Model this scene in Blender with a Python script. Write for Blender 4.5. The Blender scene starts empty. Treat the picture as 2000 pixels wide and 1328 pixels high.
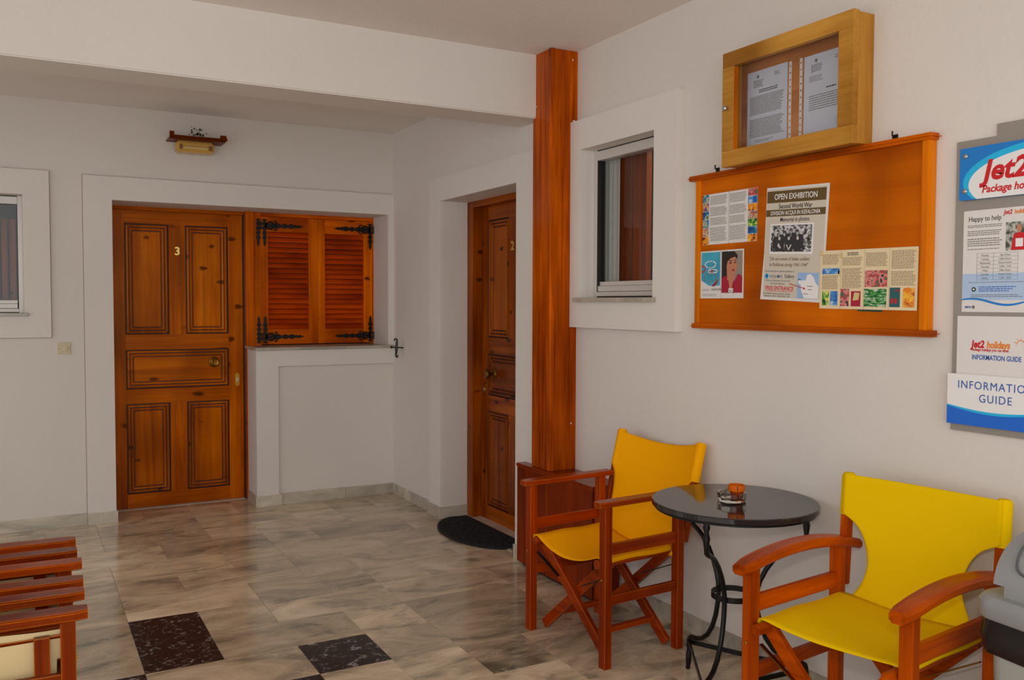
import bpy, bmesh, math, random
from mathutils import Matrix, Vector
random.seed(7)
S = bpy.context.scene
COL = S.collection
# ------------------------------------------------------------------ camera
CAMH = 1.425
cam_d = bpy.data.cameras.new('camera'); cam = bpy.data.objects.new('camera', cam_d); COL.objects.link(cam)
yaw, pit, rol = 0.50194717, -0.04094738, 0.00347967
fwd = Vector((math.sin(yaw)*math.cos(pit), math.cos(yaw)*math.cos(pit), math.sin(pit)))
rgt = fwd.cross(Vector((0, 0, 1))).normalized(); up = rgt.cross(fwd)
r2 = rgt*math.cos(rol) + up*math.sin(rol); u2 = -rgt*math.sin(rol) + up*math.cos(rol)
mw = Matrix((r2, u2, -fwd)).transposed().to_4x4(); mw.translation = (0, 0, CAMH)
cam.matrix_world = mw
cam_d.sensor_width = 36; cam_d.lens = 1742.06/2000*36; cam_d.clip_start = 0.05
S.camera = cam
# ------------------------------------------------------------------ light
S.view_settings.view_transform = 'Standard'; S.view_settings.look = 'None'
S.view_settings.gamma = 1; S.view_settings.use_curve_mapping = False
S.view_settings.exposure = 0.0
W = bpy.data.worlds.new('sky'); S.world = W; W.use_nodes = True
bg = W.node_tree.nodes['Background']; bg.inputs[0].default_value = (0.97, 0.97, 1.0, 1); bg.inputs[1].default_value = 1.10
def area(name, loc, target, size, power, color):
    d = bpy.data.lights.new(name, 'AREA'); d.shape = 'RECTANGLE'; d.size, d.size_y = size; d.energy = power; d.color = color
    o = bpy.data.objects.new(name, d); COL.objects.link(o); o.location = loc
    o.rotation_euler = (Vector(target)-Vector(loc)).to_track_quat('-Z', 'Y').to_euler(); return o
area('flash', (0.02, 0.02, 1.60), (1.6, 3.4, 1.3), (0.10, 0.08), 12.5, (1, 0.93, 0.84))
area('daylight', (-0.6, -2.6, 2.0), (1.2, 4.5, 1.1), (4.5, 2.6), 54, (1.0, 0.97, 0.93))

# ------------------------------------------------------------------ materials
def nt(name):
    m = bpy.data.materials.new(name); m.use_nodes = True
    t = m.node_tree; return m, t, t.nodes['Principled BSDF']
def N(t, kind, **kw):
    n = t.nodes.new(kind)
    for k, v in kw.items():
        if k in n.inputs: n.inputs[k].default_value = v
        else: setattr(n, k, v)
    return n
def c4(c): return (c[0], c[1], c[2], 1)
def srgb(r, g, b):
    f = lambda v: (v/255/12.92) if v/255 <= 0.04045 else ((v/255+0.055)/1.055)**2.4
    return (f(r), f(g), f(b))
def ramp(t, stops):
    r = t.nodes.new('ShaderNodeValToRGB'); e = r.color_ramp.elements
    while len(e) < len(stops): e.new(0.5)
    for i, (p, c) in enumerate(stops): e[i].position = p; e[i].color = c4(c)
    return r
def coords(t, scale, rand=True, kind='Object'):
    tc = t.nodes.new('ShaderNodeTexCoord'); mp = t.nodes.new('ShaderNodeMapping')
    mp.inputs['Scale'].default_value = scale
    t.links.new(tc.outputs[kind], mp.inputs[0])
    if rand:
        oi = t.nodes.new('ShaderNodeObjectInfo'); ad = N(t, 'ShaderNodeVectorMath', operation='SCALE'); ad.inputs[0].default_value = (31, 17, 23)
        t.links.new(oi.outputs['Random'], ad.inputs['Scale']); t.links.new(ad.outputs[0], mp.inputs['Location'])
    return mp
def flat(name, col, rough=0.55, metal=0, coat=0, spec=0.5, bump=0):
    m, t, b = nt(name); b.inputs['Base Color'].default_value = c4(col); b.inputs['Roughness'].default_value = rough
    b.inputs['Metallic'].default_value = metal; b.inputs['Coat Weight'].default_value = coat
    b.inputs['Specular IOR Level'].default_value = spec
    if bump:
        n = N(t, 'ShaderNodeTexNoise', Scale=bump, Detail=4.0); mp = coords(t, (1, 1, 1), False); t.links.new(mp.outputs[0], n.inputs[0])
        bp = N(t, 'ShaderNodeBump', Strength=0.25, Distance=0.002); t.links.new(n.outputs[0], bp.inputs['Height']); t.links.new(bp.outputs[0], b.inputs['Normal'])
    return m
def plaster(name, col):
    m, t, b = nt(name); mp = coords(t, (1, 1, 1), False)
    n1 = N(t, 'ShaderNodeTexNoise', Scale=1.3, Detail=3.0); n2 = N(t, 'ShaderNodeTexNoise', Scale=55.0, Detail=5.0)
    for n in (n1, n2): t.links.new(mp.outputs[0], n.inputs[0])
    r = ramp(t, [(0.3, [c*0.95 for c in col]), (0.7, col)]); t.links.new(n1.outputs[0], r.inputs[0]); t.links.new(r.outputs[0], b.inputs['Base Color'])
    bp = N(t, 'ShaderNodeBump', Strength=0.35, Distance=0.003); t.links.new(n2.outputs[0], bp.inputs['Height']); t.links.new(bp.outputs[0], b.inputs['Normal'])
    b.inputs['Roughness'].default_value = 0.85; b.inputs['Specular IOR Level'].default_value = 0.2
    return m
def wood(name, light, dark, axis='z', grain=1.0, knots=0.0, rough=0.3, wear=None, coat=0.3):
    m, t, b = nt(name)
    lo, hi = 1.2*grain, 26*grain
    sc = {'x': (lo, hi, hi), 'y': (hi, lo, hi), 'z': (hi, hi, lo)}[axis]
    mp = coords(t, sc); n = N(t, 'ShaderNodeTexNoise', Scale=1.0, Detail=6.0, Roughness=0.6, Distortion=0.6); t.links.new(mp.outputs[0], n.inputs[0])
    mid = [(a+c)/2 for a, c in zip(light, dark)]
    r = ramp(t, [(0.28, dark), (0.5, mid), (0.72, light)]); t.links.new(n.outputs[0], r.inputs[0])
    out = r.outputs[0]
    mb = coords(t, (2.2, 2.2, 1.4)); nb = N(t, 'ShaderNodeTexNoise', Scale=1.0, Detail=2.0); t.links.new(mb.outputs[0], nb.inputs[0])
    rb = ramp(t, [(0.32, (0.56, 0.47, 0.40)), (0.5, (0.9, 0.88, 0.85)), (0.68, (1.14, 1.16, 1.2))]); t.links.new(nb.outputs[0], rb.inputs[0])
    mx = N(t, 'ShaderNodeMix', data_type='RGBA', blend_type='MULTIPLY'); mx.inputs[0].default_value = 1
    t.links.new(out, mx.inputs[6]); t.links.new(rb.outputs[0], mx.inputs[7]); out = mx.outputs[2]
    if knots:
        ks = {'x': (6, 10, 16), 'y': (10, 6, 16), 'z': (9, 10, 15)}[axis]
        mk = coords(t, ks); nd = N(t, 'ShaderNodeTexNoise', Scale=3.0, Detail=2.0); t.links.new(mk.outputs[0], nd.inputs[0])
        mvv = N(t, 'ShaderNodeMix', data_type='VECTOR'); mvv.inputs[0].default_value = 0.28
        t.links.new(mk.outputs[0], mvv.inputs[4]); t.links.new(nd.outputs['Color'], mvv.inputs[5])
        v = N(t, 'ShaderNodeTexVoronoi', Scale=0.8); t.links.new(mvv.outputs[1], v.inputs[0])
        rk = ramp(t, [(0.0, (1, 1, 1)), (knots, (0.85, 0.85, 0.85)), (knots*1.6, (0, 0, 0))]); t.links.new(v.outputs['Distance'], rk.inputs[0])
        mk2 = N(t, 'ShaderNodeMix', data_type='RGBA'); mk2.inputs[7].default_value = c4([c*0.18 for c in dark])
        t.links.new(rk.outputs[0], mk2.inputs[0]); t.links.new(out, mk2.inputs[6]); out = mk2.outputs[2]
    if wear:
        bv = N(t, 'ShaderNodeBevel'); bv.samples = 4; bv.inputs['Radius'].default_value = 0.0022
        ge = t.nodes.new('ShaderNodeNewGeometry'); dt = N(t, 'ShaderNodeVectorMath', operation='DOT_PRODUCT')
        t.links.new(bv.outputs[0], dt.inputs[0]); t.links.new(ge.outputs['Normal'], dt.inputs[1])
        mn = coords(t, (14, 14, 14)); nn = N(t, 'ShaderNodeTexNoise', Scale=1.0, Detail=4.0); t.links.new(mn.outputs[0], nn.inputs[0])
        sub = N(t, 'ShaderNodeMath', operation='SUBTRACT'); sub.inputs[0].default_value = 1.0; t.links.new(dt.outputs['Value'], sub.inputs[1])
        mu = N(t, 'ShaderNodeMath', operation='MULTIPLY'); t.links.new(sub.outputs[0], mu.inputs[0]); t.links.new(nn.outputs[0], mu.inputs[1])
        rw = ramp(t, [(0.012, (0, 0, 0)), (0.04, (1, 1, 1))]); t.links.new(mu.outputs[0], rw.inputs[0])
        mw_ = N(t, 'ShaderNodeMix', data_type='RGBA'); mw_.inputs[7].default_value = c4(wear)
        t.links.new(rw.outputs[0], mw_.inputs[0]); t.links.new(out, mw_.inputs[6]); out = mw_.outputs[2]
    t.links.new(out, b.inputs['Base Color'])
    bp = N(t, 'ShaderNodeBump', Strength=0.15, Distance=0.001); t.links.new(n.outputs[0], bp.inputs['Height']); t.links.new(bp.outputs[0], b.inputs['Normal'])
    b.inputs['Roughness'].default_value = rough; b.inputs['Coat Weight'].default_value = coat*0.12; b.inputs['Coat Roughness'].default_value = 0.12; b.inputs['Coat Tint'].default_value = (1, 0.75, 0.45, 1)
    b.inputs['Specular IOR Level'].default_value = 0.22; b.inputs['Specular Tint'].default_value = (1, 0.5, 0.12, 1)
    return m
def marble(name, base, vein, pale, rough=0.16, sc=1.0):
    m, t, b = nt(name); mp = coords(t, (1.15*sc, 2.7*sc, 2.7*sc)); rot = mp.inputs['Rotation']
    oi = t.nodes.new('ShaderNodeObjectInfo')
    cx = t.nodes.new('ShaderNodeCombineXYZ'); ml = N(t, 'ShaderNodeMath', operation='MULTIPLY_ADD'); ml.inputs[1].default_value = 1.1; ml.inputs[2].default_value = -0.3
    t.links.new(oi.outputs['Random'], ml.inputs[0]); t.links.new(ml.outputs[0], cx.inputs[2]); t.links.new(cx.outputs[0], rot)
    n1 = N(t, 'ShaderNodeTexNoise', Scale=1.5, Detail=9.0, Roughness=0.6, Distortion=1.7)
    n2 = N(t, 'ShaderNodeTexNoise', Scale=0.9, Detail=2.0, Distortion=0.8)
    n3 = N(t, 'ShaderNodeTexNoise', Scale=1.6, Detail=9.0, Distortion=2.2)
    for n in (n1, n2, n3): t.links.new(mp.outputs[0], n.inputs[0])
    r = ramp(t, [(0.34, vein), (0.45, [0.7*a+0.3*c for a, c in zip(base, vein)]), (0.53, base), (0.70, pale)]); t.links.new(n1.outputs[0], r.inputs[0])
    rr = ramp(t, [(0.285, (0.34, 0.38, 0.36)), (0.32, (0.84, 0.85, 0.84)), (0.6, (1.05, 1.05, 1.05))]); t.links.new(n2.outputs[0], rr.inputs[0])
    mx = N(t, 'ShaderNodeMix', data_type='RGBA', blend_type='MULTIPLY'); mx.inputs[0].default_value = 1
    t.links.new(r.outputs[0], mx.inputs[6]); t.links.new(rr.outputs[0], mx.inputs[7])
    rv = ramp(t, [(0.485, (0, 0, 0)), (0.5, (1, 1, 1)), (0.515, (0, 0, 0))]); t.links.new(n3.outputs[0], rv.inputs[0])
    sc3 = N(t, 'ShaderNodeMath', operation='MULTIPLY'); sc3.inputs[1].default_value = 0.42; t.links.new(rv.outputs[0], sc3.inputs[0])
    m3 = N(t, 'ShaderNodeMix', data_type='RGBA'); m3.inputs[7].default_value = c4(pale); t.links.new(sc3.outputs[0], m3.inputs[0]); t.links.new(mx.outputs[2], m3.inputs[6])
    t.links.new(oi.outputs['Random'], (mr := N(t, 'ShaderNodeMapRange')).inputs[0]); mr.inputs[3].default_value = 0.72; mr.inputs[4].default_value = 1.10
    vm = N(t, 'ShaderNodeVectorMath', operation='SCALE'); t.links.new(m3.outputs[2], vm.inputs[0]); t.links.new(mr.outputs[0], vm.inputs['Scale'])
    t.links.new(vm.outputs[0], b.inputs['Base Color'])
    b.inputs['Roughness'].default_value = rough; b.inputs['Specular IOR Level'].default_value = 0.6
    return m
def speckle(name, base, spots, scale, rough, lo=0.58, hi=0.68, bump=0.0):
    m, t, b = nt(name); mp = coords(t, (1, 1, 1)); n = N(t, 'ShaderNodeTexNoise', Scale=scale, Detail=6.0, Roughness=0.7, Distortion=1.2); t.links.new(mp.outputs[0], n.inputs[0])
    r = ramp(t, [(0.45, base), (lo, [c*2 for c in base]), (hi, spots)]); t.links.new(n.outputs[0], r.inputs[0]); t.links.new(r.outputs[0], b.inputs['Base Color'])
    b.inputs['Roughness'].default_value = rough
    if bump:
        bp = N(t, 'ShaderNodeBump', Strength=1.0, Distance=bump); t.links.new(n.outputs[0], bp.inputs['Height']); t.links.new(bp.outputs[0], b.inputs['Normal'])
    return m
def photo_mat(name, stops, scale=60, detail=3.0, sc=(1, 1, 1)):
    m, t, b = nt(name); mp = coords(t, sc); n = N(t, 'ShaderNodeTexNoise', Scale=scale, Detail=detail); t.links.new(mp.outputs[0], n.inputs[0])
    r = ramp(t, stops); r.color_ramp.interpolation = 'LINEAR'; t.links.new(n.outputs[0], r.inputs[0]); t.links.new(r.outputs[0], b.inputs['Base Color'])
    b.inputs['Roughness'].default_value = 0.4; return m
def thin_glass(name, tint=(1, 1, 1), rough=0.0):
    m = bpy.data.materials.new(name); m.use_nodes = True; t = m.node_tree; t.nodes.clear()
    o = t.nodes.new('ShaderNodeOutputMaterial'); mx = t.nodes.new('ShaderNodeMixShader'); tr = t.nodes.new('ShaderNodeBsdfTransparent'); gl = t.nodes.new('ShaderNodeBsdfGlossy')
    tr.inputs[0].default_value = c4(tint); gl.inputs['Roughness'].default_value = rough
    fr = t.nodes.new('ShaderNodeFresnel'); fr.inputs[0].default_value = 1.5
    ge = t.nodes.new('ShaderNodeNewGeometry'); iv = t.nodes.new('ShaderNodeMath'); iv.operation = 'SUBTRACT'; iv.inputs[0].default_value = 1.0; t.links.new(ge.outputs['Backfacing'], iv.inputs[1])
    ml = t.nodes.new('ShaderNodeMath'); ml.operation = 'MULTIPLY'; t.links.new(fr.outputs[0], ml.inputs[0]); t.links.new(iv.outputs[0], ml.inputs[1])
    t.links.new(ml.outputs[0], mx.inputs[0]); t.links.new(tr.outputs[0], mx.inputs[1]); t.links.new(gl.outputs[0], mx.inputs[2]); t.links.new(mx.outputs[0], o.inputs[0])
    return m
M = {}
M['wall'] = plaster('wall_plaster', (0.74, 0.69, 0.635))
M['ceil'] = plaster('ceiling_plaster', (0.84, 0.775, 0.715))
M['trim'] = plaster('trim_plaster', (0.77, 0.725, 0.67))
PL, PD = srgb(214, 110, 1), srgb(148, 60, 1)
M['pine_z'] = wood('pine_upright', PL, PD, 'z', 1.0, 0.12); M['pine_x'] = wood('pine_across', PL, PD, 'x', 1.0, 0.10); M['pine_y'] = wood('pine_deep', PL, PD, 'y', 1.0, 0.10)
M['panel_z'] = wood('pine_panel_upright', srgb(222, 120, 1), srgb(160, 70, 1), 'z', 0.8, 0.10); M['panel_x'] = wood('pine_panel_across', srgb(222, 120, 1), srgb(160, 70, 1), 'x', 0.8, 0.10); M['panel_y'] = wood('pine_panel_deep', srgb(222, 120, 1), srgb(160, 70, 1), 'y', 0.8, 0.1)
M['groove'] = flat('stained_groove', srgb(52, 12, 3), 0.5)
M['shut_z'] = wood('shutter_upright', srgb(238, 120, 1), srgb(190, 80, 1), 'z', 0.9, 0.09); M['shut_x'] = wood('shutter_across', srgb(232, 110, 1), srgb(182, 72, 1), 'x', 0.9, 0.09)
M['slat'] = wood('shutter_slat', srgb(222, 88, 2), srgb(196, 64, 1), 'x', 0.5, 0.0)
M['column'] = wood('column_veneer', srgb(222, 104, 2), srgb(128, 40, 1), 'z', 1.3, 0.0, 0.22, coat=0.5)
M['box'] = wood('box_veneer', srgb(142, 48, 4), srgb(108, 28, 2), 'z', 1.0, 0.0, 0.2, wear=srgb(190, 96, 20), coat=0.6)
for ax in 'xyz': M['chair_dark_'+ax] = wood('chair_dark_wood', srgb(170, 62, 4), srgb(116, 30, 1), ax, 1.0, 0.0, 0.25, wear=srgb(226, 130, 40), coat=0.5)
for ax in 'xyz': M['chair_left_'+ax] = wood('chair_red_wood', srgb(150, 56, 10), srgb(100, 28, 4), ax, 1.0, 0.0, 0.25, wear=srgb(232, 132, 24), coat=0.5)
for ax in 'xyz': M['chair_orange_'+ax] = wood('chair_teak', srgb(212, 92, 1), srgb(134, 42, 1), ax, 1.2, 0.0, 0.35, coat=0.2)
M['oak'] = wood('pale_oak', srgb(204, 150, 66), srgb(180, 124, 46), 'y', 2.2, 0.0, 0.45, coat=0.05); M['oak_z'] = wood('pale_oak_upright', srgb(206, 150, 66), srgb(184, 126, 46), 'z', 2.2, 0.0, 0.45, coat=0.05)
M['board'] = wood('board_veneer', srgb(228, 120, 1), srgb(184, 80, 1), 'y', 0.35, 0.0, 0.4, coat=0.1)
M['board_trim'] = wood('board_trim', srgb(218, 108, 2), srgb(176, 72, 1), 'y', 0.8, 0.0, 0.3); M['board_trim_z'] = wood('board_trim_upright', srgb(232, 134, 4), srgb(198, 96, 2), 'z', 0.8, 0.0, 0.3)
M['lampwood'] = wood('lamp_wood', srgb(120, 44, 8), srgb(70, 20, 3), 'x', 1, 0, 0.4)
M['tile'] = marble('marble_floor', (0.66, 0.52, 0.355), (0.29, 0.245, 0.175), (0.86, 0.72, 0.53))
M['skirt'] = marble('marble_skirting', (0.56, 0.50, 0.40), (0.38, 0.345, 0.28), (0.70, 0.62, 0.50), 0.3, 1.6)
M['blackstone'] = speckle('black_marble', (0.011, 0.009, 0.010), (0.36, 0.33, 0.30), 24, 0.26, 0.55, 0.69); M['blackstone'].node_tree.nodes['Principled BSDF'].inputs['Specular IOR Level'].default_value = 0.25
M['grout'] = flat('grout', (0.20, 0.17, 0.13), 0.7)
M['mat'] = speckle('doormat_fibre', (0.006, 0.006, 0.007), (0.10, 0.10, 0.10), 90, 0.7, 0.56, 0.72, 0.01)
M['iron'] = flat('black_iron', (0.012, 0.012, 0.012), 0.32, 0.6, bump=60)
M['brass'] = flat('aged_brass', srgb(190, 140, 50), 0.28, 1.0); M['brass_d'] = flat('dull_brass', srgb(130, 90, 30), 0.35, 1.0)
M['gold'] = flat('gold_numeral', srgb(236, 206, 110), 0.35, 0.6)
M['alu'] = flat('white_aluminium', srgb(205, 200, 194), 0.35, 0.1); M['rubber'] = flat('black_gasket', (0.01, 0.01, 0.01), 0.6)
M['glass'] = thin_glass('window_glass', (0.86, 0.88, 0.88)); M['case_glass'] = thin_glass('case_glass', (0.95, 0.95, 0.95))
M['steel'] = flat('satin_steel', srgb(180, 178, 172), 0.3, 0.9)
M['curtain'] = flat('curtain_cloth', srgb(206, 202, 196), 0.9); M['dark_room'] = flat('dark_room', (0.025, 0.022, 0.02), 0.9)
M['int_wood'] = wood('interior_wood', srgb(168, 84, 48), srgb(120, 54, 30), 'z', 1, 0.06, 0.6)
M['yellow'] = flat('yellow_canvas', (0.82, 0.53, 0.001), 0.8, bump=500, spec=0.06); M['amber'] = flat('amber_canvas', (0.93, 0.40, 0.001), 0.8, bump=500, spec=0.06)
M['cream'] = flat('cream_canvas', srgb(214, 190, 140), 0.85, bump=500)
M['enamel'] = flat('black_tabletop', (0.02, 0.018, 0.018), 0.07, 0.0, spec=0.62)
M['terracotta'] = flat('terracotta', srgb(204, 94, 4), 0.5, bump=120, spec=0.15); M['terra_d'] = flat('terracotta_dark', srgb(140, 52, 6), 0.5, spec=0.15)
M['soil'] = flat('dark_inside', (0.04, 0.015, 0.008), 0.9)
M['plastic'] = flat('grey_plastic', srgb(140, 141, 141), 0.32, bump=300); M['plastic_l'] = flat('light_grey_plastic', srgb(160, 163, 156), 0.38); M['bag'] = flat('black_bag', (0.012, 0.012, 0.013), 0.28, bump=40)
M['paper'] = flat('white_paper', srgb(226, 222, 218), 0.6); M['paper_b'] = flat('blue_white_paper', srgb(205, 212, 226), 0.6); M['cream_paper'] = flat('cream_paper', srgb(232, 212, 172), 0.6); M['poster_paper'] = flat('parchment_print', srgb(208, 198, 182), 0.6)
M['ink'] = flat('grey_ink', srgb(120, 116, 112), 0.7); M['inkd'] = flat('dark_ink', srgb(32, 26, 20), 0.7); M['inkb'] = flat('brown_ink', srgb(140, 118, 88), 0.7)
M['olive'] = flat('olive_band', srgb(96, 74, 28), 0.6); M['redink'] = flat('red_ink', srgb(206, 20, 30), 0.6); M['orangeink'] = flat('orange_ink', srgb(232, 130, 20), 0.6)
M['blue'] = flat('sign_blue', srgb(0, 122, 204), 0.35); M['cyan'] = flat('sign_cyan', srgb(10, 182, 232), 0.35); M['white'] = flat('sign_white', srgb(236, 234, 232), 0.35); M['navy'] = flat('blue_lettering', srgb(30, 86, 170), 0.4)
M['bluegrad'] = flat('sheet_tint', srgb(176, 200, 230), 0.6); M['royal'] = flat('pocket_blue', srgb(2, 100, 208), 0.35)
M['brushed'] = flat('brushed_aluminium', srgb(160, 152, 142), 0.42, 0.55, bump=200)
M['switch'] = flat('cream_plastic', srgb(205, 188, 150), 0.4)
M['diffuser'] = flat('yellowed_diffuser', srgb(206, 160, 72), 0.3, coat=0.4)
M['cork'] = wood('case_back', srgb(206, 140, 84), srgb(170, 104, 54), 'y', 0.8, 0.0, 0.6, coat=0)
M['tag'] = flat('tape', srgb(214, 190, 130), 0.4)
M['ashglass'] = nt('ashtray_glass')[0]
_b = M['ashglass'].node_tree.nodes['Principled BSDF']; _b.inputs['Transmission Weight'].default_value = 1; _b.inputs['Roughness'].default_value = 0.03; _b.inputs['Base Color'].default_value = (0.95, 0.97, 0.92, 1); _b.inputs['IOR'].default_value = 1.5
SKIN = flat('print_skin', srgb(196, 128, 96), 0.5); HAIR = flat('print_hair', srgb(36, 20, 16), 0.5); MAG = flat('print_magenta', srgb(168, 10, 48), 0.5); GREYP = flat('print_grey', srgb(146, 136, 124), 0.5)
TURQ = photo_mat('print_turquoise', [(0.3, srgb(40, 150, 182)), (0.7, srgb(80, 184, 206))], 12)
BW = photo_mat('print_black_white', [(0.38, srgb(24, 24, 26)), (0.5, srgb(120, 120, 120)), (0.6, srgb(215, 213, 212))], 90, 4)
G1, G2, G3 = flat('print_grey_dark', srgb(44, 44, 46), 0.5), flat('print_grey_mid', srgb(120, 118, 118), 0.5), flat('print_grey_light', srgb(196, 192, 190), 0.5)
SEA = photo_mat('print_sea', [(0.35, srgb(0, 60, 130)), (0.5, srgb(20, 140, 180)), (0.58, srgb(200, 190, 150)), (0.66, srgb(30, 90, 60))], 45)
BEACH = photo_mat('print_village', [(0.36, srgb(40, 90, 160)), (0.48, srgb(190, 90, 40)), (0.58, srgb(220, 200, 170)), (0.68, srgb(50, 70, 40))], 50)
NATURE = photo_mat('print_leaves', [(0.36, srgb(10, 60, 10)), (0.5, srgb(60, 160, 20)), (0.62, srgb(230, 220, 120))], 60)
BLUEP = photo_mat('print_blue_sky', [(0.4, srgb(10, 90, 180)), (0.55, srgb(70, 150, 210)), (0.66, srgb(220, 220, 220))], 40)
REDP = photo_mat('print_market', [(0.36, srgb(30, 110, 90)), (0.47, srgb(200, 40, 50)), (0.57, srgb(220, 150, 140)), (0.68, srgb(30, 30, 40))], 50)
GREENP = photo_mat('print_orchard', [(0.38, srgb(6, 70, 30)), (0.5, srgb(40, 150, 40)), (0.62, srgb(200, 200, 190))], 45, 3, (1, 3, 1))
FOOD = photo_mat('print_pastry', [(0.38, srgb(40, 20, 30)), (0.46, srgb(230, 120, 10)), (0.62, srgb(250, 190, 40))], 50)

# ------------------------------------------------------------------ mesh helpers
WM = {}
def nb(): return bmesh.new()
def box(bm, x0, x1, y0, y1, z0, z1, mat=None, bev=0.0):
    b = bm if not bev else bmesh.new()
    vs = [b.verts.new((x, y, z)) for x in (x0, x1) for y in (y0, y1) for z in (z0, z1)]
    for f in ((0, 1, 3, 2), (4, 6, 7, 5), (0, 4, 5, 1), (2, 3, 7, 6), (0, 2, 6, 4), (1, 5, 7, 3)): b.faces.new([vs[i] for i in f])
    if bev:
        bmesh.ops.bevel(b, geom=b.edges[:], offset=bev, segments=2, profile=0.6, affect='EDGES'); join(bm, b)
    return bm
def join(bm, b, mt=None):
    if mt: b.transform(mt)
    me = bpy.data.meshes.new('t'); b.to_mesh(me); bm.from_mesh(me); bpy.data.meshes.remove(me); b.free()
def bar(bm, p, q, w, h, upv=(0, 0, 1), bev=0.003):
    p, q = Vector(p), Vector(q); d = q-p; L = d.length; d.normalize(); u = Vector(upv); s = d.cross(u)
    if s.length < 1e-4: s = d.cross(Vector((1, 0, 0)))
    s.normalize(); n = s.cross(d)
    b = nb(); box(b, 0, L, -w/2, w/2, -h/2, h/2, bev=0)
    if bev: bmesh.ops.bevel(b, geom=b.edges[:], offset=bev, segments=2, profile=0.6, affect='EDGES')
    mt = Matrix((d, s, n)).transposed().to_4x4(); mt.translation = p; join(bm, b, mt); return bm
def tube(bm, pts, r, n=8, closed=False, flatten=None):
    pts = [Vector(p) for p in pts]; rings = []; m = len(pts); prev = None
    for i, p in enumerate(pts):
        a = pts[(i-1) % m] if (closed or i) else p; c = pts[(i+1) % m] if (closed or i < m-1) else p
        d = (c-a).normalized()
        if prev is None: s = d.cross(Vector((0, 0, 1))); s = s if s.length > 1e-3 else d.cross(Vector((0, 1, 0)))
        else: s = prev - d*prev.dot(d)
        s.normalize(); prev = s.copy(); t = d.cross(s); rr = r[i] if isinstance(r, (list, tuple)) else r
        fy = flatten or 1
        rings.append([bm.verts.new(p + s*math.cos(2*math.pi*k/n)*rr + t*math.sin(2*math.pi*k/n)*rr*fy) for k in range(n)])
    for i in range(m if closed else m-1):
        A, B = rings[i], rings[(i+1) % m]
        for k in range(n): bm.faces.new((A[k], A[(k+1) % n], B[(k+1) % n], B[k]))
    if not closed: bm.faces.new(rings[0][::-1]); bm.faces.new(rings[-1])
    return bm
def lathe(bm, prof, c=(0, 0, 0), n=32, axis='z'):
    rings = []
    for (r, h) in prof:
        ring = []
        for k in range(n):
            a = 2*math.pi*k/n; x, y = max(r, 1e-5)*math.cos(a), max(r, 1e-5)*math.sin(a)
            v = {'z': (x, y, h), 'y': (x, h, y), 'x': (h, x, y)}[axis]
            ring.append(bm.verts.new(Vector(v)+Vector(c)))
        rings.append(ring)
    for A, B in zip(rings, rings[1:]):
        for k in range(n): bm.faces.new((A[k], A[(k+1) % n], B[(k+1) % n], B[k]))
    bm.faces.new(rings[0]); bm.faces.new(rings[-1]); return bm
def prism(bm, poly, f, t):
    """poly: 2D points; f(u,v,w)->3D; extrude w 0..t"""
    A = [bm.verts.new(f(u, v, 0)) for u, v in poly]; B = [bm.verts.new(f(u, v, t)) for u, v in poly]
    bm.faces.new(A[::-1]); bm.faces.new(B); n = len(poly)
    for i in range(n): bm.faces.new((A[i], A[(i+1) % n], B[(i+1) % n], B[i]))
    return bm
def _finish(name, me, m, parent, kind, label):
    o = bpy.data.objects.new(name, me); COL.objects.link(o)
    for mm in (m if isinstance(m, (list, tuple)) else [m]): me.materials.append(mm)
    if parent: o.parent = parent
    if kind: o['kind'] = kind
    if label: o['label'] = label
    return o
def obj(name, bm, m, parent=None, world=True, kind=None, label=None, smooth=False, sub=0):
    bmesh.ops.recalc_face_normals(bm, faces=bm.faces[:])
    if parent and world: bm.transform(WM[parent].inverted())
    me = bpy.data.meshes.new(name)
    if smooth:
        for f in bm.faces: f.smooth = True
        for e in bm.edges:
            if len(e.link_faces) == 2 and e.calc_face_angle() > 0.7: e.smooth = False
    bm.to_mesh(me); bm.free()
    o = _finish(name, me, m, parent, kind, label); WM[o] = WM[parent] if parent else Matrix()
    if sub: md = o.modifiers.new('s', 'SUBSURF'); md.levels = sub; md.render_levels = sub
    return o
def thing(name, label, cat, loc=(0, 0, 0), rotz=0, group=None, kind=None, mat=None):
    o = bpy.data.objects.new(name, None); COL.objects.link(o)
    w = mat.copy() if mat else Matrix.Translation(Vector(loc)) @ Matrix.Rotation(rotz, 4, 'Z')
    o.matrix_world = w; WM[o] = w; o.empty_display_size = 0.05
    if label: o['label'] = label
    if cat: o['category'] = cat
    if group: o['group'] = group
    if kind: o['kind'] = kind
    return o
def struct(name, bm, m, label=None): return obj(name, bm, m, kind='structure', label=label)
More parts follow.
